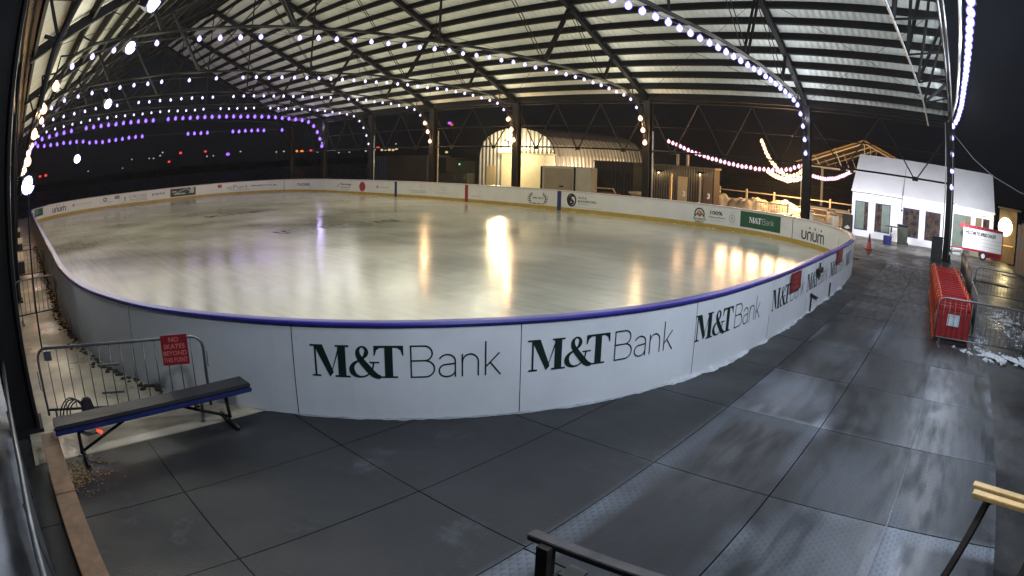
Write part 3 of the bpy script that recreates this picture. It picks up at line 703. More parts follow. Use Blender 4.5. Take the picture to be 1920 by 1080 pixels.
for k in range(520):
    u = 15.5+k*.05+r_.uniform(-.1,.1); x, y = P.at(u, .04+abs(r_.gauss(0,.11))); b.ball((x,y,.0), r_.uniform(.02,.07), 6, 4, .5)
tag(b.build('mulch_dirt', 'dirt'), kind='stuff')

# ---------------------------------------------------------------- lettering tools
def glyphs(text, size, bold=0.0, align='LEFT', space=1.0):
    c = bpy.data.curves.new('t', 'FONT'); c.body = text; c.size = size; c.offset = bold; c.align_x = align; c.dimensions = '2D'; c.fill_mode = 'FRONT'; c.resolution_u = 3; c.space_character = space
    o = bpy.data.objects.new('t', c); COL.objects.link(o); dg = bpy.context.evaluated_depsgraph_get(); dg.update()
    me = o.evaluated_get(dg).to_mesh(); v = [tuple(p.co[:2]) for p in me.vertices]; f = [tuple(p.vertices) for p in me.polygons]
    o.evaluated_get(dg).to_mesh_clear(); bpy.data.objects.remove(o); bpy.data.curves.remove(c); return v, f
def poly_stroke(pts, w):
    """Thin or swelling pen stroke: points (x, y) or (x, y, width)."""
    n = len(pts); P2 = [Vector(p[:2]) for p in pts]; vs = []; fs = []
    for i in range(n):
        d = (P2[min(i+1,n-1)]-P2[max(i-1,0)]).normalized(); ww = (pts[i][2] if len(pts[i]) > 2 else w)/2
        vs += [(P2[i].x-d.y*ww, P2[i].y+d.x*ww), (P2[i].x+d.y*ww, P2[i].y-d.x*ww)]
    for i in range(n-1): fs.append((2*i, 2*i+1, 2*i+3, 2*i+2))
    return vs, fs
def merge(parts):
    V, Fc = [], []
    for v, f in parts: n = len(V); V += v; Fc += [tuple(i+n for i in q) for q in f]
    return V, Fc
def rect(x0, y0, x1, y1, nx=1):
    v = []; f = []
    for i in range(nx+1): x = x0+(x1-x0)*i/nx; v += [(x,y0),(x,y1)]
    for i in range(nx): f.append((2*i, 2*i+2, 2*i+3, 2*i+1))
    return v, f
def ell(cx, cy, rx, ry, a0, a1, n=14): return [(cx+rx*math.cos(R(a0+(a1-a0)*i/n)), cy+ry*math.sin(R(a0+(a1-a0)*i/n))) for i in range(n+1)]
def smooth(pts, m=5):
    out = []
    for i in range(len(pts)-1):
        p0, p1, p2, p3 = pts[max(i-1,0)], pts[i], pts[i+1], pts[min(i+2,len(pts)-1)]
        for k in range(m):
            t = k/m; out.append(tuple(.5*((2*p1[c])+(-p0[c]+p2[c])*t+(2*p0[c]-5*p1[c]+4*p2[c]-p3[c])*t*t+(-p0[c]+3*p1[c]-3*p2[c]+p3[c])*t**3) for c in range(3)))
    return out+[pts[-1]]
def mt_logo():
    A = []
    A += [rect(.13,.05,.19,.95), rect(.03,0,.31,.055), rect(0,.945,.36,1), ([(.12,1),(.40,1),(.72,.14),(.60,0)], [(0,3,2,1)]), ([(.60,0),(.655,.10),(.955,.95),(.90,.95)], [(0,1,2,3)]),
          rect(.875,.0,1.115,1), rect(1.11,.945,1.22,1), rect(.80,.945,.88,1), rect(.77,0,.88,.055), rect(1.11,0,1.24,.055)]
    amp = [(2.17,.02,.10),(2.02,.07,.17),(1.88,.19,.20),(1.72,.38,.20),(1.58,.56,.18),(1.50,.72,.15),(1.50,.86,.11),(1.58,.95,.06),(1.67,.955,.06),(1.75,.87,.10),(1.745,.75,.13),(1.66,.63,.08),(1.52,.535,.06),(1.38,.45,.10),(1.30,.32,.15),(1.31,.19,.17),(1.40,.08,.12),(1.54,.03,.06),(1.70,.055,.05),(1.84,.15,.05),(1.93,.30,.05),(1.965,.46,.05)]
    A.append(poly_stroke(smooth(amp), .1)); A.append(rect(1.84,.46,2.14,.505))
    A += [rect(1.98,.93,2.86,1), ([(1.98,.93),(1.975,.70),(2.01,.70),(2.06,.86),(2.16,.93)], [(0,1,2,3,4)]), ([(2.86,.93),(2.68,.93),(2.78,.86),(2.83,.70),(2.865,.70)], [(0,1,2,3,4)]), rect(2.30,.05,2.54,.94), rect(2.16,0,2.68,.055)]
    w = .046; ox = 3.08
    A.append(poly_stroke([(ox,0),(ox,1)], w))
    A.append(poly_stroke([(ox,.98),(ox+.38,.98)]+ell(ox+.40,.755,.23,.225,90,-90)+[(ox+.38,.53),(ox,.53)], w))
    A.append(poly_stroke([(ox+.38,.53)]+ell(ox+.42,.277,.27,.253,90,-90)+[(ox,.022)], w))
    ax = ox+.80
    A.append(poly_stroke(ell(ax+.27,.50,.24,.20,160,0)+[(ax+.51,.25),(ax+.51,0)], w)); A.append(poly_stroke([(ax+.51,.42),(ax+.30,.40)]+ell(ax+.24,.205,.21,.19,90,270)+ell(ax+.27,.215,.24,.20,-80,0), w))
    nx = ax+.72
    A.append(poly_stroke([(nx,0),(nx,.70)], w)); A.append(poly_stroke([(nx,.40)]+ell(nx+.24,.44,.24,.25,170,0)+[(nx+.48,0)], w))
    kx = nx+.70
    A.append(poly_stroke([(kx,0),(kx,1.06)], w)); A.append(poly_stroke([(kx,.26),(kx+.42,.69)], w)); A.append(poly_stroke([(kx+.14,.40),(kx+.46,0)], w))
    return merge(A)
def unum_logo():
    w = .17; A = []
    def u_(x): A.append(poly_stroke([(x,.98)]+ell(x+.28,.34,.28,.26,180,360)+[(x+.56,.98)], w)); 
    def n_(x): A.append(poly_stroke([(x,.0)]+ell(x+.28,.64,.28,.26,180,0)+[(x+.56,.0)], w))
    u_(0); n_(.82); u_(1.64); A.append(poly_stroke([(2.2,.98),(2.2,.08)], w))
    A.append(poly_stroke([(2.46,0)]+ell(2.70,.68,.24,.22,180,0)+[(2.94,0)], w)); A.append(poly_stroke([(2.94,.6)]+ell(3.18,.68,.24,.22,180,0)+[(3.42,0)], w))
    for x in (1.1, 1.92, 2.94): A.append((ell(x,1.34,.11,.11,0,340,17), [tuple(range(18))]))
    return merge(A)
def on_outer(vf, u, z, sc_, m, lab=None, off=.016, name='lettering', parent=None):
    v, f = vf; b = MB()
    b.add([(*P.at(u-x*sc_, off), z+y*sc_) for x, y in v], f); o = b.build(name, m, parent or boards)
    if lab: o['label'] = lab
    return o
def on_inner(vf, u, z, sx, m, sy=None, lab=None, off=-.106, name='lettering', parent=None):
    v, f = vf; sy = sy or sx; b = MB()
    b.add([(*P.at(u+x*sx, off), z+y*sy) for x, y in v], f); o = b.build(name, m, parent or boards)
    if lab: o['label'] = lab
    return o
LOGO = mt_logo(); UN = unum_logo()
for k, u in enumerate((13.76, 11.04, 8.13, 5.12, 2.48, -.20, -2.9)):
    on_outer(LOGO, u, .555, .412, 'inkg')
# ---- inner side, left to right
def T(txt, u0, u1, z, m, h=None, bold=.0):
    v, f = glyphs(txt, 1.0, bold); x0 = min(p[0] for p in v); x1 = max(p[0] for p in v); y1 = max(p[1] for p in v); y0 = min(p[1] for p in v)
    sx = (u1-u0)/(x1-x0); sy = (h/(y1-y0)) if h else sx
    return on_inner(([(p[0]-x0, p[1]-y0) for p in v], f), u0, z, sx, m, sy)
def bars(u0, u1, z, m, rows=2, h=.05, gap=.09):
    r = random.Random(int(u0*7)); A = []
    for k in range(rows):
        u = 0
        while u < u1-u0-.05:
            w = min(r.uniform(.12,.4), u1-u0-u); A.append(rect(u, -k*gap, u+w, -k*gap+h, 2)); u += w+.07
    return on_inner(merge(A), u0, z, 1, m)
def panel(u0, u1, z0, z1, m, off=-.103):
    return on_inner(rect(0, z0, u1-u0, z1, max(2, int((u1-u0)/.3))), u0, 0, 1, m, off=off, name='sponsor_panel')
panel(60.6, 63.3, .5, 1.12, 'green')
on_inner(LOGO, 61.1, .72, .28, 'inklight')
on_inner(UN, 65.3, .45, .60, 'ink', .42)
on_inner((ell(0,0,.16,.12,0,340,17), [tuple(range(18))]), 68.5, .78, 1, 'inkgrey'); bars(68.9, 70.8, .76, 'inklight', 1, .08)
on_inner(poly_stroke(ell(0,0,.18,.14,0,360,18), .09), 72.4, .85, 1, 'ink'); bars(71.8, 73.3, .55, 'inklight', 1, .06)
panel(73.5, 74.1, .78, 1.1, 'inkgrey')
T('CROSS', 75.2, 77.2, .66, 'inkgrey', .3); T('INSURANCE', 75.2, 77.2, .48, 'ink', .09); on_inner(rect(0,0,3,.03,10), 74.4, .37, 1, 'inkor')
for dy in (0, .13, .26): on_inner((ell(0,0,.08,.05,0,340,11), [tuple(range(12))]), 74.7, .56+dy, 1, 'ink')
T('pats', 77.8, 79.3, .62, 'inkblue', .3, .02)
panel(79.9, 82.8, .32, 1.1, 'olive'); on_inner(poly_stroke([(0,0),(.9,.3),(1.3,.36),(1.9,.06),(1.6,.06),(1.6,-.1)], .07), 80.5, .62, 1, 'inklight', off=-.1055); on_inner(merge([rect(0,0,.5,.12), rect(2.1,-.2,2.5,.35), rect(.2,-.25,1.5,-.12,4)]), 80.1, .75, 1, 'inklight', off=-.1055)
panel(85.3, 85.75, .78, 1.08, 'inkred')
T('cPort', 86.6, 88.6, .55, 'inkgrey', .42); bars(86.4, 88.8, .4, 'inklight', 1, .05); on_inner(poly_stroke([(0,0),(.3,.25),(.15,.1),(.45,.05)], .05), 86.2, .6, 1, 'inkgrey')
T('hannaford to go', 89.0, 91.9, .66, 'ink', .2, .015)
T('TUCKER', 94.4, 96.3, .62, 'inkg', .22, .02)
T('Norway', 101.4, 103.2, .68, 'inkg', .26, .012); T('SAVINGS BANK', 101.4, 103.0, .52, 'ink', .09); on_inner(poly_stroke([(0,0,.02),(.12,.2,.1),(.05,.32,.02)], .05), 100.9, .56, 1, 'inkg'); bars(101.5, 102.9, .36, 'inklight', 1, .04)
on_inner((ell(0,0,.46,.40,0,340,23), [tuple(range(24))]), 104.85, .69, 1, 'inkred', lab='round crimson logo')
on_inner(rect(0,0,.25,.2), 106.9, .62, 1, 'inkgrey'); bars(107.3, 108.6, .65, 'inklight', 1, .08)
on_inner(poly_stroke([(0,0),(.15,.3),(.3,0)], .05), 112.3, .75, 1, 'inklight'); bars(111.4, 113.1, .55, 'inklight', 2, .07, .12)
bars(114.2, 115.6, .55, 'inklight', 2, .03, .1); on_inner(poly_stroke(ell(0,0,.2,.12,0,360,12), .04), 114.9, .85, 1, 'inklight')
bars(117.8, 118.5, .45, 'inkgrey', 1, .03)
for s_ in (0, 1):   # laurel badge
    c0 = 123.5; lv = [poly_stroke(ell(0,0,.62,.36, 215 if s_ else -35, 130 if s_ else 50, 10), .06)]
    for k in range(6): a = (215-k*17) if s_ else (-35+k*17); lv.append(poly_stroke([(.62*math.cos(R(a)), .36*math.sin(R(a)), .02), (.76*math.cos(R(a+4)), .46*math.sin(R(a+4)), .06), (.84*math.cos(R(a)), .52*math.sin(R(a)), .01)], .05))
    on_inner(merge(lv), c0, .62, 1, 'ink')
bars(123.1, 123.95, .62, 'inkgrey', 1, .1); bars(123.05, 124.0, .3, 'ink', 1, .05)
S_ = merge([poly_stroke(ell(0,0,.30,.34,0,360,28), .10), poly_stroke(smooth([(.22,.20,.03),(.05,.24,.10),(-.12,.14,.14),(.0,.0,.15),(.12,-.12,.14),(-.05,-.24,.10),(-.22,-.2,.03)]), .1), (ell(-.13,-.02,.13,.22,60,300,9), [tuple(range(10))])])
on_inner(S_, 126.08, .72, 1, 'ink'); T('SACO &', 126.55, 127.15, .82, 'inkg', .13, .01); T('BIDDEFORD', 126.55, 127.85, .62, 'inkg', .13, .01); T('SAVINGS', 126.55, 127.3, .48, 'inkgrey', .08)
bars(126.0, 128.3, .32, 'inklight', 1, .03)
on_inner(poly_stroke(ell(0,0,.28,.28,-20,200,18), .07), 134.45, .70, 1, 'ink'); on_inner((ell(0,0,.17,.17,0,340,17), [tuple(range(18))]), 134.45, .72, 1, 'inkor'); on_inner(poly_stroke([(-.32,-.18),(-.12,.02),(0,-.1),(.14,.04),(.32,-.18)], .06), 134.45, .70, 1, 'ink', off=-.108)
T('REVISION', 134.1, 134.85, .38, 'ink', .10, .02); T('ENERGY', 134.2, 134.75, .25, 'ink', .09, .02)
T('100%', 135.1, 135.85, .74, 'ink', .2, .03); T('Employee-Owned', 135.02, 136.0, .55, 'ink', .11, .01); bars(135.1, 135.9, .44, 'inklight', 1, .03)
on_inner(poly_stroke(ell(0,0,.17,.2,0,360,18), .03), 136.45, .66, 1, 'inkgrey'); T('B', 136.39, 136.52, .56, 'inkgrey', .2); bars(136.28, 136.6, .36, 'inklight', 1, .03); bars(136.28, 136.6, .96, 'inklight', 1, .03)
panel(136.95, 139.6, .34, 1.13, 'green'); on_inner(LOGO, 137.5, .60, .285, 'white', off=-.1065)
on_inner(UN, 141.25, .33, .55, 'ink', .42)
on_inner(poly_stroke([(0,0),(0,.3)], .05), 144.9, .55, 1, 'inkgrey')
# gate in the near end boards: latch bars
for pts in (((1.95,.0),(1.95,.45)), ((-.35,.02),(-.35,.4)), ((1.27,.7),(1.27,1.12)), ((2.05,.45),(1.2,.22))):
    b = MB(); (ua, za), (ub, zb) = pts; xa, ya = P.at(ua, .035); xb_, yb = P.at(ub, .035); b.beam((xa,ya,za), (xb_,yb,zb), .035); b.build('gate_bar', 'blkp', boards)
b = MB(); x, y = P.at(1.35, .05); b.box(x-.05, x+.05, y-.25, y+.25, .88, 1.0); b.build('gate_latch', 'blkp', boards)

# red notice signs
def sign_outer(u, z0, z1, w, label, off=.05, lines=None):
    t = thing('notice_sign', label, 'sign', (*P.at(u, off), z0))
    wall(u-w, u, off, z0, z1, .008, step=.2).build('plate', 'redsign', t, fix=True)
    if lines:
        for k, ln in enumerate(lines):
            v, f = glyphs(ln, .085, .002); x1 = max(p[0] for p in v); sx = min(1, (w-.06)/x1)
            bb = MB(); bb.add([(*P.at(u-.03-(p[0]*sx)-max(0, (w-.06-x1*sx)/2), off+.003), z1-.13-.115*k+p[1]) for p in v], f); bb.build('lettering', 'signtxt', t)
sign_outer(4.02, .77, 1.17, .80, 'red notice sign hung near the middle of the right-hand stretch of board', lines=['NO SKATES', 'BEYOND', 'THIS POINT'])
sign_outer(-.95, .84, 1.24, .95, 'red notice sign hung on the board right beside the far corner', lines=['NO SKATES', 'BEYOND', 'THIS POINT'])
# ---------------------------------------------------------------- steel crowd barriers
def barrier(label, a, b_, h=1.05, nb=15, group=None, m='galvdull', hook=True):
    """Crowd barrier from ground point a to b_: bent outer tube, bottom rail, uprights, feet."""
    ax, ay = a; bx, by = b_; L_ = math.dist(a, b_); rz = math.atan2(by-ay, bx-ax)
    t = thing('crowd_barrier', label, 'barrier', (ax, ay, 0), rz, group, local=True)
    r = .16
    pts = [(0,0,.12)]+[(0,0,h-r)]+[(r-r*math.cos(R(q)),0,h-r+r*math.sin(R(q))) for q in (22,45,67,90)]+[(L_-r+r*math.sin(R(q)),0,h-r+r*math.cos(R(q))) for q in (0,22,45,67,90)]+[(L_,0,.12)]
    MB().tube(pts, .021, 8).build('frame', m, t, smooth=True)
    MB().tube([(0,0,.2),(L_,0,.2)], .019, 8).build('bottom_rail', m, t, smooth=True)
    for k in range(nb):
        x = L_*(k+1)/(nb+1); MB().tube([(x,0,.2),(x,0,h)], .0085, 6).build('upright_bar', m, t, smooth=True)
    for x in (.14, L_-.14):
        MB().beam((x,0,.2),(x,0,.03), .03).beam((x,-.30,.02),(x,.30,.02), .05, .03).build('foot', m, t)
    if hook: MB().tube([(0,0,.75),(-.05,0,.75),(-.05,0,.5),(-.02,0,.48)], .008, 6).build('hook', m, t); MB().tube([(L_,0,.85),(L_+.04,0,.85),(L_+.04,0,.65)], .008, 6).build('hook', m, t)
    return t
tb = barrier('steel crowd barrier behind the blue and black bench with a red notice on its bars', (8.42,-.06), (7.50,-2.53), 1.07, 14)
MB().beam((1.0,0,.78),(1.36,0,.78), .012, .03).build('crosspiece', 'galvdull', tb); MB().beam((1.0,0,.40),(1.36,0,.40), .012, .03).build('crosspiece', 'galvdull', tb)
MB().box(.12,.25,-.012,.012,.90,1.03).build('tag_plate', 'galv', tb)
# red notice tied to that barrier
rz = math.atan2(-2.47, -.92); sx, sy = 8.42+2.05*math.cos(rz), -.06+2.05*math.sin(rz)
t = thing('notice_sign', 'red notice sign reading no skates beyond this point, tied to the barrier behind the bench', 'sign', (sx, sy, .72), rz, local=True)
MB().box(-.02,.37,-.036,-.030,.0,.40).build('plate', 'redsign', t)
b = MB(); 
for k, ln in enumerate(('NO', 'SKATES', 'BEYOND', 'THIS POINT')):
    v, f = glyphs(ln, .085, .002); x1 = max(p[0] for p in v); s_ = min(1.1, .35/x1); b.add([(.0, 0, 0)]*0, []); off_ = (.35-x1*s_)/2
    # the barrier is read from its -Y (camera) side when x runs away, so mirror the run
    b.add([(-.005+(off_+p[0]*s_), .0, .31-.09*k+p[1]) for p in v], [])
    n0 = len(b.v)-len(v); b.f += [tuple(i+n0 for i in q) for q in f]
bb = MB(); bb.v = [(x, -.0385, z) for x, y, z in b.v]; bb.f = b.f
SIGN_MIRROR = (bb, t)
# ---------------------------------------------------------------- bench
t = thing('weight_bench', 'long folding bench with black padded seat on a blue frame', 'bench', (7.1,-1.5,0))
MB().box(6.93,7.27,-2.95,-.08,.455,.51).build('seat', 'blk', t, bevel=.015)
MB().box(6.92,7.28,-2.96,-.07,.395,.452).build('frame', 'bblue', t, bevel=.012)
for y, yb in ((-.42, -1.25), (-2.62, -1.85)):
    b = MB(); b.tube([(7.1,y,.40),(7.1,y-.03*(1 if y < -1 else -1),.05)], .026, 8); b.tube([(6.76,y,.03),(7.36,y,.03)], .03, 8); b.build('leg', 'blkp', t, smooth=True)
    b = MB(); b.tube([(7.1,y,.08),(7.1,yb,.40)], .02, 8); b.tube([(7.1,yb,.40),(7.1,yb,.34)], .012, 6); b.build('brace', 'steel', t, smooth=True)
b = MB()
for k in range(3): b.tube([(6.98+.03*k,-.4,.38),(6.93,-.52-.05*k,.33),(6.93,-.68-.03*k,.33+.02*k)], .007, 6)
cb_ = b.build('cable_end', 'cable', t); MB().ball((6.93,-.72,.34), .03, 8, 5).ball((6.93,-.68,.36), .022, 8, 5).build('red_lamp', 'redglow', t, smooth=True)
lamp((6.85,-.72,.32), .25, (1,.12,.08), .03)
# black bag and looped cables behind the bench
t = thing('cable_bundle', 'loops of black cable with a dark pouch on the ground behind the bench', 'cables', (7.75,-.45,0))
b = MB(); r_ = random.Random(4)
for k in range(4):
    c = (8.05+.03*k, -.44-.04*k); rr = .22-.02*k
    b.tube([(c[0]+r_.uniform(-.02,.02), c[1]+rr*math.cos(R(q)), .10+rr*1.5*(math.sin(R(q)))) for q in range(0,181,15)], .011, 6)
b.build('cable', 'cable', t, smooth=True)
MB().add([(7.98,-.58,.0),(7.98,-.86,.0),(8.14,-.88,.0),(8.14,-.56,.0),(8.01,-.64,.40),(8.01,-.78,.40),(8.09,-.78,.40),(8.09,-.64,.40)], [(0,3,2,1),(4,5,6,7),(0,1,5,4),(1,2,6,5),(2,3,7,6),(3,0,4,7)]).build('pouch', 'blkp', t, bevel=.02)
MB().ball((8.0,-.27,.16), .03, 8, 6, 1.8).build('plug', 'redpost', t)
# rope of debris and gravel by the bench foot
b = MB(); r_ = random.Random(9)
for k in range(420):
    x, y, s_ = 6.62+r_.gauss(0,.25), -.10-abs(r_.gauss(0,.25)), r_.uniform(.004,.018); q = r_.uniform(0,3)
    b.add([(x+s_*math.cos(q+a_)*r_.uniform(.6,1.4), y+s_*math.sin(q+a_)*r_.uniform(.6,1.4), .002+r_.uniform(0,.012)) for a_ in (0,1.7,3.1,4.6)], [(0,1,2,3)])
tag(b.build('gravel', mat('amber_gravel', (.30,.17,.05), .5, 0, 0, 5, .5, 20)), kind='stuff')
# ---------------------------------------------------------------- timber kerb and rails at the left edge
t = thing('timber_kerb', 'orange-lit timber kerb running from the dark column towards the camera', 'kerb', (6.2,.06,0))
for x0, x1 in ((5.72,7.35),(3.8,5.70),(1.4,3.78)): MB().box(x0,x1,-.10,.16,.22,.30).build('top_board', 'wood', t, bevel=.008)
MB().box(1.4,7.33,-.07,-.03,-.04,.218).build('side_board', 'wooddark', t)
t = thing('metal_railing', 'pale metal handrail along the snowy verge at the left edge', 'railing', (5,.6,0))
MB().tube([(8.6,.56,1.0),(5.0,.42,1.0),(2.2,.42,1.0)], .03, 8).build('handrail', 'galv', t, smooth=True)
MB().add([(8.5,.58,.2),(5.0,.45,.2),(2.2,.45,.2),(2.2,.45,.93),(5.0,.45,.93),(8.5,.58,.93),(8.5,.59,.2),(5.0,.46,.2),(2.2,.46,.2),(2.2,.46,.93),(5.0,.46,.93),(8.5,.59,.93)], [(0,1,4,5),(1,2,3,4),(6,11,10,7),(7,10,9,8),(0,6,7,1),(1,7,8,2),(5,4,10,11),(4,3,9,10)]).build('mesh_panel', 'galvdull', t)
for x, y in ((8.5,.57),(6.4,.5),(4.3,.44)): MB().tube([(x,y,0),(x,y,1.0)], .025, 8).build('post', 'galvdull', t)
b = MB(); r_ = random.Random(2)
nx, ny = 150, 26
from mathutils import noise
for i in range(nx+1):
    for j in range(ny+1):
        x = 1+19*i/nx; y = .64+3.2*j/ny; v_ = Vector((x*1.7, y*1.7, 0)); h = .10+.22*noise.fractal(v_, .8, 2.1, 5)+.08*noise.noise(v_*5); b.v.append((x, y, max(.005, h*min(1, j/3))))
for i in range(nx):
    for j in range(ny): a_ = i*(ny+1)+j; b.f.append((a_, a_+ny+1, a_+ny+2, a_+1))
tag(b.build('snow_verge', 'snow', smooth=True), kind='stuff')
# pale boxes along the left walkway
for (x, y, lab) in ((41.5,.25,'pale topped box farthest down the left walkway'),(33,.16,'pale topped box in the middle of the left walkway'),(25.6,.16,'pale topped dark box nearest along the left walkway')):
    t = thing('storage_box', lab, 'box', (x,y,0), group='boxes along the left walkway')
    MB().box(x-1.6,x+1.6,y-.28,y+.22,0,.44).build('body', 'darkmetal', t, bevel=.01); MB().box(x-1.65,x+1.65,y-.31,y+.25,.445,.5).build('lid', 'cream', t, bevel=.01)
barrier('steel barrier closing the left walkway, nearer of the two across it', (15.2,.30), (15.3,-.95), 1.02, 8, group='barriers across the walkway')
barrier('steel barrier across the left walkway beside the pale boxes', (22.3,.30), (22.0,-.95), 1.02, 8, group='barriers across the walkway')
# ---------------------------------------------------------------- right side: nested skating aids
def skate_aid():
    t = thing('skating_aid', '', 'skating aid', (0,0,0), 0, 'red skating aids nested in a row', local=True)
    # faces +Y; x from -.49 to .49
    MB().add([(-.49,0,.10),(.49,0,.10),(.47,-.05,.70),(-.47,-.05,.70),(-.49,.03,.10),(.49,.03,.10),(.47,-.02,.70),(-.47,-.02,.70)], [(0,3,2,1),(4,5,6,7),(0,1,5,4),(1,2,6,5),(2,3,7,6),(3,0,4,7)]).build('front_panel', 'redd', t, bevel=.012)
    b = MB()
    for z in (.79,.94): b.beam((-.42+.3*(z-.76),-.05-.1*(z-.7),z),(.42-.3*(z-.76),-.05-.1*(z-.7),z), .032)
    for x in (-.2,0,.2): b.beam((x,-.05,.70),(x*.85,-.08,.94), .018)
    b.build('grille', 'red', t, bevel=.004)
    for s in (-1, 1):
        b = MB(); b.tube([(s*.47,-.04,.68),(s*.39,-.08,.97),(s*.41,-.20,1.0),(s*.50,-.27,.93),(s*.53,-.30,.55)], .024, 8); b.build('handle', 'orange', t, smooth=True)
        b = MB(); b.slab([(s*.49,.02,.12),(s*.49,-.07,.12),(s*.49,-.20,.66),(s*.47,-.06,.70)], (-s*.03,0,0)); b.build('side_panel', 'orange', t)
        b = MB(); b.beam((s*.49,.08,.05),(s*.49,-.55,.05), .04, .08); b.build('runner', 'orange' if s > 0 else 'red', t, bevel=.01)
    return t
def line_pt(s): return (-.43+(-.03+.43)*s, -14.35+(-20.6+14.35)*s)
N = 17; p0 = skate_aid()
for k in range(N):
    s = k/(N-1); x, y = line_pt(s); x += .012*math.sin(k*2.1)
    lab = 'red plastic skating aid nested in the long row beside the barriers'
    if k == 0: p0.location = (x,y,0); p0.rotation_euler = (0,0,.05); o = p0; o['label'] = 'nearest red skating aid of the row, with a white paper sheet on its front'
    else: o = dup(p0, (x,y,0), .05+.015*math.sin(k*1.7), lab)
pap = MB().box(-.17,.17,.034,.037,.38,.64).build('paper_sheet', 'paper', p0); sub(pap, p0); pap.rotation_euler = (0,0,0)
pp = MB()
for a_ in (-.16,.005):
    for z in (.39,.515): pp.box(a_,a_+.155,.0375,.039,z,z+.115)
sub(pp.build('print', mat('faded_print', (.50,.55,.58), .6), p0), p0)
MB_c = MB().lathe((.30,.05,.02),[(.03,0),(.03,.02)],8)
# barriers on the right
barrier('steel crowd barrier across the front of the red skating aids', (.02,-13.75), (-2.55,-14.05), 1.07, 16)
barrier('steel crowd barrier farther back on the wet ground at the right edge', (-1.35,-21.8), (-3.7,-22.0), 1.05, 15)
ys = [-15.3, -17.7, -20.1, -22.5, -24.9]
xs = [-1.08, -1.0, -1.12, -1.0, -1.02, -.85]
for k in range(5):
    barrier('steel crowd barrier seen end-on in the line right of the red skating aids', (xs[k],-15.2-2.38*k), (xs[k+1],-15.2-2.38*(k+1)+.06), 1.06, 16, group='barriers in the end-on line', m='galvdull')
b = MB(); r_ = random.Random(11)
def lumpy(b, x, y, rx, ry, h, nn=44, sc_=4.0, thr=.0, amp=.75):
    """A drift of snow: a height sheet broken up by noise and sinking under the ground at its edge."""
    n0 = len(b.v)
    for i in range(nn+1):
        for j in range(nn+1):
            p, q = 2*i/nn-1, 2*j/nn-1; X_, Y_ = x+p*rx, y+q*ry; v_ = Vector((X_*sc_, Y_*sc_, h*3))
            e_ = 1-min(1, p*p+q*q); z = h*(e_*1.0+amp*noise.fractal(v_, .7, 2.2, 5)+thr-.25*(1-e_))
            b.v.append((X_+.02*noise.noise(v_*2), Y_, max(-.06, z if e_ > 0 else -.06)))
    for i in range(nn):
        for j in range(nn): a_ = n0+i*(nn+1)+j; b.f.append((a_, a_+nn+1, a_+nn+2, a_+1))
def chunks(x, y, rx, ry, n, s0, s1):
    for k in range(n):
        cx, cy, s_ = x+r_.gauss(0,rx), y+r_.gauss(0,ry), s0+(s1-s0)*r_.random()**2.5
        if noise.noise(Vector((cx*3, cy*3, 2))) < -.05: continue
        v_ = [(cx+s_*r_.uniform(.6,1.2)*math.cos(q), cy+s_*r_.uniform(.6,1.2)*math.sin(q), r_.uniform(0,.2)*s_) for q in (0,1.3,2.5,3.8,5)]+[(cx+r_.uniform(-.3,.3)*s_, cy+r_.uniform(-.3,.3)*s_, s_*r_.uniform(.5,1.0))]
        b.add(v_, [(0,1,5),(1,2,5),(2,3,5),(3,4,5),(4,0,5)])
chunks(-1.95,-13.75,.45,.16,2600,.012,.065); chunks(-1.35,-14.7,.12,.6,400,.01,.045); chunks(-2.3,-18.6,.3,1.0,1200,.01,.045); chunks(-3.0,-17.0,.5,1.5,800,.01,.04)
tag(b.build('snow_patches', mat('old_snow', (.5, .52, .54), .7, 0, .4, 25, .3, 3)), kind='stuff')
# ---------------------------------------------------------------- foreground rails
t = thing('timber_rail', 'weathered timber rail on dark posts cut by the bottom edge of the picture', 'rail', (1.7,-2.65,0))
MB().beam((2.14,-2.64,.90),(.9,-2.73,.90), .09, .05).build('top_rail', 'woodgrey', t, bevel=.006)
for x, y in ((1.98,-2.60),): MB().box(x-.045,x+.045,y-.045,y+.045,0,.90).build('post', 'wooddark', t)
MB().box(1.72,1.86,-2.72,-2.58,.72,.735).build('bracket', 'olive', t); MB().box(1.66,1.9,-2.66,-2.58,.0,.70).build('side_post', 'wooddark', t)
t = thing('slatted_table', 'pine slatted table end with dark legs at the bottom right corner', 'table', (-1.3,-4.9,0))
for dy in (0, .17): MB().beam((-.78,-4.93-dy,.9),(-1.9,-4.72-dy,.9), .10, .045).build('slat', 'pine', t, bevel=.006)
for x, y in ((-1.0,-4.95),): MB().beam((x,y-.08,.86),(x+.22,y+.25,0), .07).build('leg', 'wooddark', t)
MB().beam((-1.75,-4.85,.86),(-1.55,-4.5,0), .07).build('leg', 'wooddark', t)
MB().beam((-1.0,-4.93,.85),(-1.0,-5.12,.85), .06).build('bearer', 'wooddark', t)

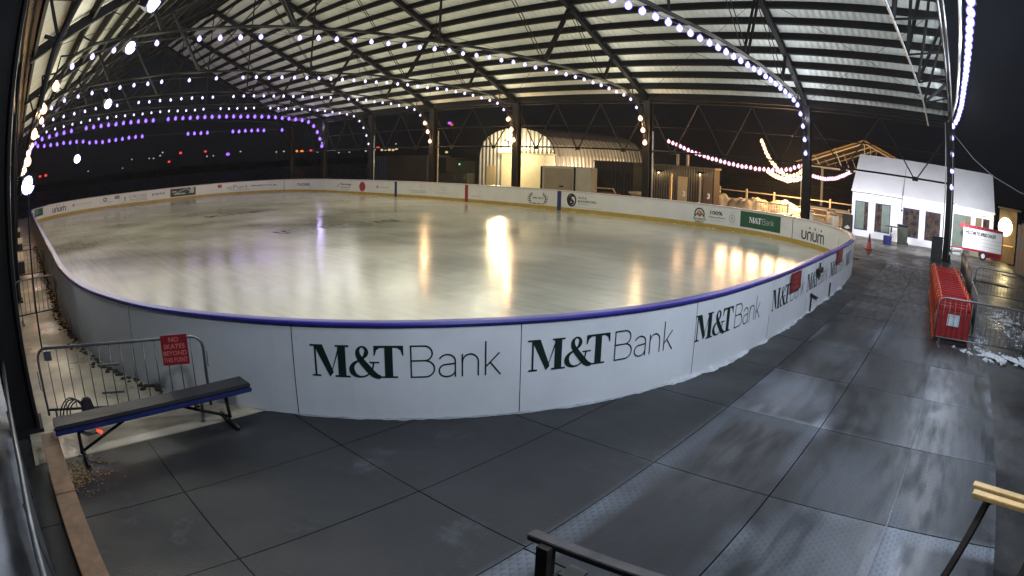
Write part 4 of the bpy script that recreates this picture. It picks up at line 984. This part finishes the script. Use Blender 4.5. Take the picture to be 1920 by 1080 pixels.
# ---------------------------------------------------------------- tent
TY = -38.3; TX0, TX1 = -3.35, 6.85
t = thing('marquee_tent', 'large white marquee tent with a row of glazed doors beyond the rink end', 'tent', (1.8,-41,0))
b = MB()
ZEV, ZRD, YRD, YB_ = 2.82, 5.1, -41.3, -44.3
wins = [(5.70,6.62,.40,2.14),(4.14,5.22,.42,2.15),(2.10,3.26,.42,2.15),(.56,1.66,.42,2.15)]
xs_ = sorted(set([TX0, TX1]+[w for a in wins for w in a[:2]]))
for a, c in zip(xs_, xs_[1:]):
    w = [q for q in wins if q[0] == a and q[1] == c]
    if w: b.box(a,c,TY-.06,TY,0,w[0][2]); b.box(a,c,TY-.06,TY,w[0][3],ZEV)
    elif a < .5: pass
    else: b.box(a,c,TY-.06,TY,0,ZEV)
b.box(TX0,.56,TY-.06,TY,2.3,ZEV); b.box(TX0,-3.05,TY-.06,TY,0,2.3); b.box(-2.0,-1.65,TY-.06,TY,0,2.3); b.box(-.35,.56,TY-.06,TY,0,2.3); b.box(-3.05,-2.0,TY-.06,TY,0,1.25); b.box(-2.56,-2.46,TY-.06,TY,1.25,2.3)
b.build('front_wall', 'tent', t)
for x0, x1, z0, z1 in wins:
    f = MB()
    for q in ((x0,x0+.05,z0,z1),(x1-.05,x1,z0,z1)): f.box(q[0],q[1],TY-.05,TY+.02,q[2],q[3])
    f.box(x0+.05,x1-.05,TY-.05,TY+.02,z1-.05,z1); f.box(x0+.05,x1-.05,TY-.05,TY+.02,z0,z0+.05)
    fo = f.build('window', 'bluepost', t); m = 'tentglass'
    pn = MB().box(x0+.05,x1-.05,TY-.03,TY-.015,z0+.05,z1-.05).build('pane', m, fo)
# green-grey curtain behind two of the doors, seen at the pane
for x0, x1 in ((5.98,6.57),(4.19,4.75)):
    MB().box(x0,x1,TY-.014,TY-.010,.47,2.09).build('curtain', 'tentcurt', t)
d = MB().box(-1.65,-.35,TY-.05,TY-.03,.05,2.3).build('door', 'tentcurt', t)
MB().box(-1.62,-1.25,TY-.029,TY-.02,.1,2.25).build('pane', 'goldplank', d)
for x0, x1, m in ((-2.46,-2.0,'goldplank'),(-3.05,-2.56,'tentglass')): MB().box(x0,x1,TY-.05,TY-.035,1.25,2.3).build('window', m, t)
b = MB()
for x0, x1 in ((TX0-.05,.35),(.37,3.33),(3.35,TX1+.05)): b.slab([(x0,TY+.12,ZEV-.06),(x1,TY+.12,ZEV-.06),(x1,YRD,ZRD),(x0,YRD,ZRD)], (0,0,.03))
b.build('roof', 'tentroof', t); MB().slab([(TX0-.05,YB_,ZEV),(TX1+.05,YB_,ZEV),(TX1+.05,YRD,ZRD),(TX0-.05,YRD,ZRD)], (0,0,.03)).build('roof', 'tentroof', t)
for x in (TX0, TX1-.03): MB().slab([(x,TY-.06,0),(x,YB_,0),(x,YB_,ZEV),(x,YRD,ZRD-.02),(x,TY-.06,ZEV)], (.03,0,0)).build('gable_wall', 'tent', t)
MB().box(TX0,TX1,YB_-.03,YB_,0,ZEV).build('back_wall', 'tent', t)
MB().box(TX0-.08,TX1+.08,TY+.10,TY+.125,ZEV-.16,ZEV-.055).build('valance', 'tent', t)
MB().tube([(6.95,TY+.16,ZEV-.15),(3.4,TY+.16,ZEV-.16),(3.36,TY+.16,1.9)], .012, 5).build('cable', 'cable', t)
MB().tube([(3.34,-40.9,4.8),(3.34,TY+.14,ZEV+.02),(3.36,TY+.14,2.1)], .02, 5).build('seam_strap', 'inkgrey', t)
for x in (-1.15,-1.9,-2.75): MB().box(x,x+.35,TY+.002,TY+.06,2.42,2.48).build('vent_hood', 'inklight', t)
MB().ball((3.35,TY+.08,1.95), .06, 8, 6).build('hook_lamp', 'blkp', t)
# lamp on the near column, throwing light at the tent front
t = thing('wall_lamp', 'round white lamp clamped on the column in front of the tent', 'lamp', (.0,-32.35,2.9))
MB().lathe((-.42,-32.2,2.78), [(.05,0),(.16,.04),(.17,.12),(.05,.2)], 14).build('lens', 'bulbw', t, smooth=True); MB().beam((-.25,-32.15,2.9),(-.42,-32.2,2.98), .05).build('arm', 'blkp', t)
l = lamp((-.42,-32.6,3.0), 1800, (.93,.93,1), .15, 'SPOT', spot=R(140)); aim(l, (2.8,-38.3,1.6))
l = lamp((6.0,-33.2,3.75), 1350, (.95,.93,1), .2, 'SPOT', spot=R(130)); aim(l, (4.5,-38.3,1.5))  # spot added to brighten the tent front; its lamp head is made up
t = thing('wall_lamp', 'added small dark lamp head on the bottom chord, brightening the tent front', 'lamp', (6.0,-33.2,3.75))
MB().box(5.9,6.1,-33.15,-33.0,3.68,3.84).beam((6,-33.1,3.75),(6.0,-32.05,3.84), .04).build('head', 'blkp', t); MB().box(5.92,6.08,-33.165,-33.15,3.69,3.83).build('lens', 'bulbw', t)

# ---------------------------------------------------------------- things in front of the tent
t = thing('traffic_cone', 'orange and dark traffic cone standing on the concrete near the rink corner', 'cone', (4.5,-31.4,0))
MB().box(4.28,4.72,-31.62,-31.18,.004,.05).build('base', 'orange', t, bevel=.01)
MB().lathe((4.5,-31.4,.05), [(.16,0),(.10,.32)], 16).build('body', 'red', t, smooth=False); MB().lathe((4.5,-31.4,.37), [(.101,0),(.06,.22)], 16).build('band', 'conew', t); MB().lathe((4.5,-31.4,.59), [(.058,0),(.03,.2)], 16).build('tip', 'blkp', t)
t = thing('high_table', 'small black high table in front of the tent doors', 'table', (3.75,-35.8,0))
MB().lathe((3.75,-35.8,1.02), [(.02,0),(.42,.005),(.42,.04),(.02,.045)], 20).build('top', 'blkp', t); MB().lathe((3.75,-35.8,.0), [(.30,0),(.28,.03),(.07,.06),(.06,1.02)], 14).build('pedestal', 'blkp', t)
MB().lathe((3.95,-35.5,.0), [(.26,.004),(.26,.5),(.24,.52)], 16).build('drum', 'bblue', t)
t = thing('plastic_tub', 'pale plastic tub set against the black table base', 'tub', (3.62,-35.42,0)); MB().lathe((3.62,-35.38,.5), [(.10,0),(.12,.22),(.13,.23),(.05,.24)], 12).build('body', 'white', t, smooth=True)
t = thing('wheeled_bin', 'dark wheeled bin beside the high table by the tent', 'bin', (3.05,-36.7,0))
MB().add([(3.35,-36.3,.08),(2.75,-36.3,.08),(2.75,-36.95,.08),(3.35,-36.95,.08),(3.42,-36.2,1.1),(2.68,-36.2,1.1),(2.68,-37.05,1.1),(3.42,-37.05,1.1)], [(0,3,2,1),(4,5,6,7),(0,1,5,4),(1,2,6,5),(2,3,7,6),(3,0,4,7)]).build('body', 'olive', t, bevel=.03)
MB().box(2.65,3.45,-37.1,-36.15,1.12,1.2).build('lid', 'blkp', t, bevel=.03)
for x in (2.72,3.38): MB().tube([(x-.04,-36.98,.1),(x+.04,-36.98,.1)], .1, 12).build('wheel', 'tyre', t)
t = thing('event_board', 'dark A-frame board with a pale mark at the left end of the tent', 'board', (7.0,-37.6,0))
MB().slab([(7.35,-37.75,.05),(6.6,-37.5,.05),(6.62,-37.6,1.25),(7.37,-37.85,1.25)], (0,-.04,0)).build('panel', 'blkp', t); MB().slab([(7.2,-37.67,.45),(6.95,-37.59,.62),(6.75,-37.52,.45),(7.0,-37.6,.36)], (0,.02,0)).build('pale_mark', 'inklight', t)
t = thing('waste_bin', 'tall black waste bin strapped at the foot of the near column', 'bin', (.45,-31.6,0))
MB().box(.22,.88,-31.75,-31.2,.0,1.12).build('body', 'blkp', t, bevel=.04); MB().box(.20,.90,-31.78,-31.18,1.125,1.2).build('lid', 'blk', t, bevel=.03)
t = thing('traffic_post', 'short dark post with a white band beside the near column', 'post', (-.25,-31.5,0))
MB().lathe((-.25,-31.5,0), [(.14,0),(.12,.04),(.06,.06),(.05,.7)], 12).build('body', 'blkp', t); MB().lathe((-.25,-31.5,.42), [(.062,0),(.062,.16)], 12).build('band', 'white', t)
# sign trailer
t = thing('sign_trailer', 'white changeable-letter sign on a trailer with red frame and arrow, in front of the tent', 'sign', (-2.5,-36.5,0))
SY = -36.5
MB().box(-3.92,-1.10,SY-.12,SY,.55,1.70).build('sign_face', 'signface', t)
b = MB(); b.box(-3.96,-1.02,SY-.14,SY+.03,1.705,1.86); b.slab([(-1.02,SY+.03,1.58),(-1.02,SY+.03,2.0),(-.74,SY+.03,1.78)], (0,-.1,0)); b.box(-3.98,-3.925,SY-.14,SY+.03,.50,1.704); b.box(-3.96,-1.05,SY-.14,SY+.03,.44,.545)
b.beam((-1.1,SY-.05,.50),(.15,SY-.05,.42), .07); b.box(-3.95,-2.3,SY-.5,SY-.2,.18,.43); b.build('frame', 'signred', t)
for y in (SY+.06, SY-.75):
    w = MB().tube([(-2.62,y,.27),(-2.62,y-.14,.27)], .26, 20).build('wheel', 'tyre', t); MB().tube([(-2.62,y+.01,.27),(-2.62,y+.0,.27)], .14, 16).build('rim', 'white', w)
v, f = glyphs('WELCOME TO APRES CHALET!', .25, .013); x1 = max(p[0] for p in v)
MB().add([(-1.24-p[0]*(2.2/x1), SY+.004, 1.36+p[1]) for p in v], f).build('lettering', 'ink', t)
b = MB()
for z in (.78,.98,1.18): b.box(-3.9,-1.12,SY+.001,SY+.004,z,z+.012)
b.build('letter_track', 'inkgrey', t)
b = MB(); r_ = random.Random(8)
for k in range(9): MB().beam((-1.1-.3*k,SY+.034,1.78),(-1.12-.3*k,SY+.034,1.78), .03).build('marker_bulb', 'white', t)
for (x, y, lab) in ((-.75,-37.2,'white lidded crate stacked left of the sign trailer'),(-1.35,-37.4,'white crate partly behind the trailer drawbar')):
    t = thing('white_crate', lab, 'crate', (x,y,0)); MB().box(x-.3,x+.3,y-.25,y+.25,.01,.34).build('body', 'inklight', t, bevel=.02); MB().box(x-.33,x+.33,y-.28,y+.28,.345,.42).build('lid', 'white', t, bevel=.02)
# lit plank shed at the right edge
t = thing('plank_shed', 'varnished plank shed front lit by a blazing lamp right of the tent', 'shed', (-4.4,-37.3,0))
MB().box(-5.1,-3.75,-38.1,-38.0,0,3.1).build('wall', 'goldplank', t); MB().box(-5.3,-3.6,-38.1,-37.2,3.12,3.22).build('roof', 'brown', t)
MB().box(-4.9,-3.8,-37.99,-37.6,1.0,1.06).build('counter', 'pine', t); MB().ball((-4.2,-37.6,2.1), .55, 12, 8).build('lamp_globe', 'wlamp', t, smooth=True)
lamp((-4.3,-37.2,2.15), 700, (1,.78,.35), .25); lamp((-4.3,-36.6,1.0), 60, (1,.78,.35), .25)
t = thing('plank_fence', 'weathered blue-green plank fence panel at the right edge of the picture', 'fence', (-4.9,-31,0))
for k in range(9): x = -4.62-.19*k; y = -33.6+.36*k; MB().slab([(x,y,0),(x-.18,y+.34,0),(x-.18,y+.34,2.5+.05*((k*5) % 3)),(x,y,2.5+.05*((k*5) % 3))], (-.03,-.02,0)).build('plank', 'rust', t)
MB().beam((-4.65,-33.75,1.1),(-6.3,-30.7,1.1), .08).build('rail', 'wooddark', t)
t = thing('wire_cable_run', 'thin grey cable sagging from the near column to the right edge', 'cable', (0,-31.8,6.3))
MB().tube([(-.2,-31.9,6.4),(-1.4,-31.6,5.3),(-2.6,-31.3,4.6),(-4.2,-31,4.1),(-6.2,-30.6,3.7)], .02, 6).build('cable', 'inkgrey', t, smooth=True)

# ---------------------------------------------------------------- arched metal building and yard
QX0, QX1, QY0, QY1 = 36.0, 45.75, -46.0, -62.0
t = thing('arched_metal_building', 'arched ribbed metal building lit yellow at its front behind the far boards', 'building', (40.9,-46,0))
prof = [(0,0),(.0,2.0),(.12,3.3),(.45,4.35),(1.1,5.05),(2.3,5.6),(3.6,5.9),(4.875,6.02)]
xs2 = [(QX0+a, z) for a, z in prof]+[(QX1-a, z) for a, z in reversed(prof[:-1])]
MB().slab([(x,QY0,z) for x, z in xs2], (0,-.15,0)).build('front_wall', 'quonf', t)
b = MB(); n = 26
for j in range(n+1):
    y = QY0-.16+(QY1-QY0)*j/n; k2 = .0 if j % 2 else .05
    b.v += [(QX0+4.875+(x-QX0-4.875)*(1+k2*.15), y, z+k2) for x, z in xs2]
q = len(xs2)
for j in range(n):
    for k in range(q-1): b.f.append((j*q+k, j*q+k+1, (j+1)*q+k+1, (j+1)*q+k))
b.build('arch_shell', 'quons', t)
MB().box(43.4,44.6,QY0,QY0+.05,0,2.2).build('door', 'creamd', t)
MB().box(36.9,39.0,QY0,QY0+.06,.3,2.0).build('hatch', 'creamd', t)
t2 = thing('canopy_porch', 'bright cream porch box standing against the arched building front', 'porch', (38.6,-44.6,0))
MB().box(36.0,41.3,-45.9,-44.6,0,3.35).build('wall', 'cream', t2); MB().box(35.8,41.5,-45.95,-44.4,3.36,3.5).build('roof', 'creamd', t2)
t2 = thing('yard_lamp', 'yard lamp blazing on the arched building beside the dark column', 'lamp', (41.8,-45.6,4.3))
MB().ball((41.8,-45.5,4.35), .30, 12, 8).build('globe', 'wlamp', t2, smooth=True); MB().beam((41.8,-45.95,4.5),(41.8,-45.6,4.4), .06).build('arm', 'blkp', t2)
MB().box(41.2,42.6,-45.55,-45.45,3.55,3.95).build('shade', 'wlamp', t2)
lamp((32.5,-49.0,2.4), 1300, (1,.80,.5), .3); lamp((31.0,-56,2.6), 1100, (1,.80,.5), .3); lamp((41.6,-44.9,4.3), 900, (1,.80,.45), .3); lamp((39.6,-41.8,3.0), 1100, (1,.80,.42), .3)  # fills added to brighten arch side and porch, besides the yard lamp's own light
t = thing('pale_trailer', 'pale cargo trailer box with panelled door in front of the arched building', 'trailer', (31.2,-42,0))
MB().box(28.6,33.6,-43.8,-41.2,.35,2.45).build('body', 'cream', t, bevel=.03); d = MB().box(30.45,33.3,-41.2,-41.16,.5,2.3).build('door', 'creamd', t); MB().box(31.3,31.7,-41.159,-41.13,.78,.9).build('latch', 'blkp', d)
for x in (30.2,33.62): MB().box(x-.06,x+.06,-41.19,-41.1,.3,2.42).build('corner_post', 'wooddark', t)
for x in (30,32): MB().tube([(x,-41.3,.33),(x,-41.5,.33)], .33, 16).build('wheel', 'tyre', t)
t = thing('dark_container', 'black corrugated container box right of the pale trailer', 'container', (27,-43,0))
MB().box(25.25,28.9,-45.5,-42.0,.1,3.0).build('body', 'contd', t, bevel=.03); MB().box(25.2,28.95,-45.5,-41.95,3.0,3.1).build('rim', 'darkmetal', t)
MB().box(29.4,29.9,-42.6,-42.2,2.0,2.2).build('bracket', 'cream', t)
t = thing('handcart', 'wooden handcart standing in front of the dark container', 'cart', (26,-39.5,0))
MB().tube([(26.2,-38.2,.9),(26.2,-38.2,1.1),(24.6,-38.2,1.12),(24.4,-38.2,.8)], .05, 8).build('handle', 'pine', t); MB().box(24.5,26.1,-39,-38.2,.5,.8).build('tray', 'wood', t)
for x in (24.8,25.9): MB().tube([(x,-38.3,.28),(x,-38.42,.28)], .28, 14).build('wheel', 'tyre', t)
t = thing('toilet_container', 'brown corrugated container block with two numbered doors under wall lamps', 'container', (22,-45,0))
MB().box(19.25,24.7,-45.1,-44.0,.05,2.95).build('body', 'contn', t); MB().box(19.19,19.247,-45.1,-44.0,.05,2.95).build('dark_end_cover', 'wooddark', t); MB().box(19.1,26.6,-45.2,-43.9,2.96,3.1).build('roof_rim', 'brown', t)  # end sheet added dark to hide the lamplit end of the body
MB().box(24.72,26.4,-46,-43.6,.1,2.6).build('side_unit', 'quonf', t)
for x, dx in ((21.9,.42),(19.75,.34)):
    d = MB().box(x-dx,x+dx,-44.0,-43.95,.2,2.25).build('door', 'creamd' if x > 20 else 'brown', t)
    v, f = glyphs('3', .55, .02); MB().add([(x-dx*.05-p[0], -43.946, .75+p[1]) for p in v], f).build('number', 'white', d)
for x, z in ((23.95,2.5),(20.3,2.62)):
    w = MB().add([(x-.3,-44.0,z+.12),(x+.3,-44.0,z+.12),(x+.3,-43.6,z),(x-.3,-43.6,z),(x-.3,-44.0,z+.05),(x+.3,-44.0,z+.05),(x+.3,-43.6,z-.03),(x-.3,-43.6,z-.03)], [(0,3,2,1),(4,5,6,7),(0,1,5,4),(1,2,6,5),(2,3,7,6),(3,0,4,7)]).build('lamp_hood', 'wooddark', t)
    MB().ball((x,-43.75,z-.06), .07, 8, 6).build('bulb', 'wlamp', w); lamp((x,-43.65,z-.12), 40, (1,.72,.3), .08)
for x in (22.9,22.0): MB().tube([(x,-45,3.1),(x,-45,4.0)], .12, 10).build('vent_stack', 'fencew', t)
MB().tube([(20.25,-43.7,0),(20.25,-43.7,2.5)], .07, 8).build('downpipe', 'fencew', t)
t = thing('fire_pit', 'round metal fire pit bowl showing above the boards by the container', 'fire pit', (23.1,-39,0))
MB().lathe((22.9,-39,0), [(.25,0),(.25,.55),(.7,.85),(.78,1.0),(.6,1.03)], 20).build('bowl', 'creamd', t, smooth=True)
t = thing('tall_brown_container', 'tall plain brown container left of centre beyond the boards', 'container', (56,-46.5,0))
MB().box(52.7,59.6,-48.5,-45,.05,3.2).build('body', 'brown', t, bevel=.03); MB().box(49.9,52.6,-48.5,-45.3,.05,3.0).build('side_unit', 'darkmetal', t)
t = thing('blue_grey_container', 'narrow blue-grey corrugated container left of the tall brown one', 'container', (61.3,-46,0))
MB().box(59.8,62.8,-48.5,-45.1,.05,3.2).build('body', 'contb', t)
t = thing('generator_box', 'olive generator box with a green pilot light near the arched building', 'generator', (48.9,-47,0))
MB().box(47.3,50.6,-48.2,-47.0,.1,2.6).build('body', 'olive', t, bevel=.03); MB().ball((49.6,-46.95,2.25), .10, 8, 6).build('pilot_light', 'cityg', t)
t = thing('stacked_crate', 'low olive crate in front of the generator box', 'crate', (48.5,-45.6,0)); MB().box(46.6,51.2,-46.4,-45.2,.02,1.35).build('body', 'olive', t, bevel=.02)
for (x0, w) in ((46.8,.4),(48.3,.35)): MB().box(x0,x0+w,-45.19,-45.15,.6,1.2).build('label_plate', 'brown', t)
t = thing('lamp_post', 'thin pale pole standing between the columns left of the arched building', 'pole', (38.45,-34,0)); MB().tube([(38.45,-34,0),(38.45,-34,5.2)], .05, 8).build('pole', 'creamd', t)
# patio furniture, snow heaps, fences, barrels
def picnic(x, y, rz, lab):
    t = thing('picnic_table', lab, 'picnic table', (x,y,0), rz, 'picnic tables beyond the boards', local=True)
    MB().box(-.95,.95,-.36,.36,.70,.75).build('top', 'pine', t)
    for s in (-1, 1): MB().box(-.95,.95,s*.72-.13,s*.72+.13,.42,.46).build('seat', 'pine', t)
    for s in (-1, 1): MB().beam((s*.7,-.7,0),(s*.7,.25,.7), .08, .04).beam((s*.7,.7,0),(s*.7,-.25,.7), .08, .04).beam((s*.7,-.8,.38),(s*.7,.8,.38), .04, .08).build('leg_frame', 'wood', t)
    return t
picnic(16.3,-36.2,.1,'leftmost picnic table just right of the corrugated container'); picnic(14.2,-37.2,-.15,'second picnic table from the container, snow behind it'); picnic(12.3,-36.3,.2,'picnic table in front of the brightest snow heap'); picnic(10.6,-37.4,-.1,'picnic table nearest the column with purple-white bulbs')
b = MB(); r_ = random.Random(21)
def heap2(x, y, rx, ry, h, n=60):
    lumpy(b, x, y, rx*1.35, ry*1.5, h*.85, 40, .9, .05, .28)
heap2(19.5,-46.6,1.2,.8,1.2); heap2(17.0,-46.4,2.0,.9,1.35,110); heap2(14.3,-46.4,2.0,.9,1.2,100); heap2(12.3,-46.2,1.5,.8,.9,60); heap2(13.2,-38.8,1.2,.5,.5,60); heap2(15.5,-39.5,1.2,.5,.35,40)
tag(b.build('snow_heaps', mat('heap_snow', (.26, .25, .24), .75, 0, .5, 8, .45, 1.2), smooth=True), kind='stuff')  # snow tone lowered to balance the strong patio lamps
def picket(x0, x1, y, h, lab):
    t = thing('slatted_fence', lab, 'fence', (x0,y,0), group='white slatted fences on the patio'); b = MB(); x = x0
    while x < x1: b.box(x,x+.05,y,y+.03,.12,h); x += .13
    b.build('slats', 'fencew', t); MB().box(x0,x1,y+.031,y+.06,h-.1,h).build('top_rail', 'fencew', t); MB().box(x0,x1,y+.031,y+.06,.15,.23).build('bottom_rail', 'fencew', t)
    for x in (x0,x1): MB().box(x-.06,x+.06,y-.03,y+.09,0,h+.12).build('post', 'fencew', t)
picket(13.0,15.6,-44,1.0,'white slatted fence in front of the snow heaps'); picket(7.9,11.0,-43,1.2,'white slatted fence left of the tent behind the barrels')
t = thing('rail_fence', 'pale rail fence on posts behind the snow heaps', 'fence', (16,-48.5,0))
MB().beam((21,-48.5,1.42),(7.6,-48.5,1.42), .08).build('rail', 'fencew', t)
MB().beam((21,-48.5,.75),(7.6,-48.5,.75), .08).build('rail', 'fencew', t)
for k in range(6): x = 20.6-2.5*k; MB().box(x-.07,x+.07,-48.57,-48.43,0,1.65).build('post', 'fencew', t)
for x, y, lab in ((9.9,-38.6,'pale barrel standing right against the column by the patio'),(9.3,-43.0,'pale barrel in front of the slatted fence'),(8.1,-38.6,'round pale barrel left of the tent end')):
    t = thing('barrel', lab, 'barrel', (x,y,0), group='pale barrels near the tent'); MB().lathe((x,y,0), [(.28,0),(.33,.25),(.34,.5),(.33,.8),(.29,1.05),(.27,1.06)], 16).build('body', 'barrel', t, smooth=True); MB().lathe((x,y,1.06), [(.40,0),(.40,.05)], 16).build('top', 'wood', t)
t = thing('steel_drum', 'squat shiny steel drum just behind the board rail', 'drum', (11.0,-37.0,0)); MB().lathe((11.0,-37,0), [(.42,0),(.42,.78),(.38,.82),(.1,.83)], 20).build('body', 'galv', t, smooth=False)
t = thing('timber_planter', 'long low timber planter beside the patio column', 'planter', (10,-40,0)); MB().box(9.4,10.8,-40.4,-39.8,0,.75).build('box', 'creamd', t); MB().box(9.0,10.9,-40.5,-39.7,.76,.82).build('rim', 'pine', t)
for k, (x, y) in enumerate(((20.6,-39.5),)):
    t = thing('patio_post', ['pale timber post standing in front of the container corner', 'pale timber post holding the patio bulb string'][k], 'post', (x,y,0)); MB().box(x-.07,x+.07,y-.07,y+.07,0,[2.5,3.5][k]).build('post', 'pine', t)
# far open pavilion
t = thing('far_pavilion', 'open truss pavilion with an amber-lit gable roof behind the tent', 'pavilion', (10,-66,0))
for (xa, za, xb_, zb) in ((17.6,4.5,9.9,7.4),(9.9,7.4,2.2,4.5)): MB().slab([(xa,-62,za),(xb_,-62,zb),(xb_,-78,zb),(xa,-78,za)], (0,0,.15)).build('roof', 'roofpale', t)
b = MB()
for y in (-62.3,-67,-72):
    b.beam((17.2,y,4.4),(2.6,y,4.4), .12); b.beam((17.2,y,4.4),(9.9,y,7.2), .14); b.beam((2.6,y,4.4),(9.9,y,7.2), .14)
    for x in (14.8,12.4,9.9,7.4,5.0): b.beam((x,y,4.4),(x+(.9 if x > 9.9 else -.9 if x < 9.9 else 0),y,4.5+2.75*(1-abs(x-9.9)/7.9)), .08)
b.build('roof_truss', 'pale', t)
for x in (16.9,9.9,3.0):
    for y in (-62.3,-72): MB().box(x-.14,x+.14,y-.14,y+.14,0,4.35).build('column', 'pale', t)
lamp((11.5,-59.5,3.2), 120, (1,.62,.28), .3)
# ---------------------------------------------------------------- far shore, city lights, poles
b = MB()
hp = [(-30,11),(0,9),(30,8),(60,7),(100,8),(150,7),(200,8),(260,9)]
for (xx, yy) in ((260,60),(262,-40),(250,-120),(225,-180),(150,-230),(40,-250),(-60,-250)): b.v += [(xx,yy,-.1),(xx*1.02,yy*1.02,3.4+1.2*math.sin(xx*.1+yy*.07)),(xx*1.25,yy*1.25,3.2)]
for k in range(6):
    for j in (0,1): b.f.append((3*k+j,3*k+j+1,3*k+4+j,3*k+3+j))
struct('far_shore', b, 'hill')
CL = [(204.2,-44.6,7.2,'w'),(223.0,-56.1,7.3,'w'),(218.7,-56.8,7.1,'w'),(183.3,-49.9,7.1,'w'),(187.9,-52.0,8.1,'w'),(210.4,-60.9,5.3,'r'),(184.3,-57.4,7.4,'r'),(202.3,-72.7,7.7,'r'),(193.7,-70.2,5.9,'w'),(215.4,-80.8,6.2,'w'),(193.8,-78.2,6.1,'p'),(181.1,-77.6,6.5,'w'),(193.1,-96.8,5.9,'w'),(172.3,-89.1,5.7,'w'),(192.3,-104.8,5.9,'o'),(167.9,-93.2,5.4,'o'),(191.6,-110.1,5.9,'r'),(211.1,-124.3,5.5,'w'),(189.8,-120.8,4.8,'w'),(204.4,-135.0,5.0,'w'),(157.4,-110.0,4.8,'w'),(191.1,-135.0,5.2,'w'),(179.3,-129.2,5.4,'w'),(164.1,-119.5,5.9,'r'),(178.7,-131.8,5.3,'y'),(193.1,-144.2,5.5,'y'),(159.5,-120.6,5.1,'y'),(173.9,-133.1,5.2,'y'),(159.0,-123.0,5.4,'y'),(177.3,-136.9,7.4,'w'),(147.3,-133.8,4.2,'y'),(177.8,-162.7,15.6,'p'),(153.7,-141.6,13.4,'r'),(204.8,-8.7,5.4,'r'),(191.7,-10.3,5.3,'r'),(232.9,-31.5,5.2,'w'),(235.3,-47.3,4.9,'w')]
names = {'w': 'white', 'r': 'red', 'p': 'purple', 'o': 'orange', 'y': 'yellow'}
for x, y, z, k in CL:
    t = thing('distant_street_lamp', 'tiny %s lamp far off across the dark shore' % names[k], 'lamp', (x,y,0), group='distant %s lamps on the shore' % names[k])
    rr = {'w': .32, 'r': .55, 'p': .75, 'o': .6, 'y': .5}[k]
    MB().ball((x,y,z), rr, 8, 6, .7).build('lamp_head', 'city'+k, t); MB().tube([(x,y,0),(x,y,z-rr*.6)], .1, 5).build('pole', 'hill', t)

# ---------------------------------------------------------------- fix up the mirrored notice lettering
bb, t = SIGN_MIRROR
bb.build('lettering', 'signtxt', t)

# ---------------------------------------------------------------- world: night sky
w = bpy.data.worlds.new('World'); sc.world = w; w.use_nodes = True; nt = w.node_tree; bg = nt.nodes['Background']
tc = nt.nodes.new('ShaderNodeTexCoord'); sx = nt.nodes.new('ShaderNodeSeparateXYZ'); nt.links.new(tc.outputs['Generated'], sx.inputs[0])
r = nt.nodes.new('ShaderNodeValToRGB'); e = r.color_ramp.elements
e[0].position = .0; e[0].color = (.003,.003,.004,1); e[1].position = .6; e[1].color = (.006,.009,.017,1)
nt.links.new(sx.outputs[2], r.inputs[0]); nt.links.new(r.outputs[0], bg.inputs[0]); bg.inputs[1].default_value = 1.0
HAZE = 0.0003  # thin air volume added so lamps glow, standing in for lens bloom
if HAZE:
    hz = MB().box(-70, 330, -300, 90, -1.2, 22).build('bloom_haze', 'ink'); hz['kind'] = 'stuff'
    hm = bpy.data.materials.new('bloom_haze_air'); hm.use_nodes = True; hn = hm.node_tree; hn.nodes.clear()
    ho = hn.nodes.new('ShaderNodeOutputMaterial'); hv = hn.nodes.new('ShaderNodeVolumePrincipled'); hv.inputs['Density'].default_value = HAZE; hv.inputs['Color'].default_value = (.9,.9,.9,1); hv.inputs['Anisotropy'].default_value = .55
    hn.links.new(hv.outputs[0], ho.inputs['Volume']); hz.data.materials[0] = hm
for o in bpy.data.objects:
    if '_w' in o: del o['_w']
sc.view_settings.view_transform = 'Standard'; sc.view_settings.look = 'None'; sc.view_settings.exposure = EXPO; sc.view_settings.gamma = 1
cy = sc.cycles; cy.use_denoising = True; cy.max_bounces = 6; cy.diffuse_bounces = 3; cy.glossy_bounces = 3; cy.sample_clamp_indirect = 3; cy.sample_clamp_direct = 0
cy.use_light_tree = True; cy.caustics_reflective = False; cy.caustics_refractive = False
try: cy.denoiser = 'OPENIMAGEDENOISE'
except Exception: pass
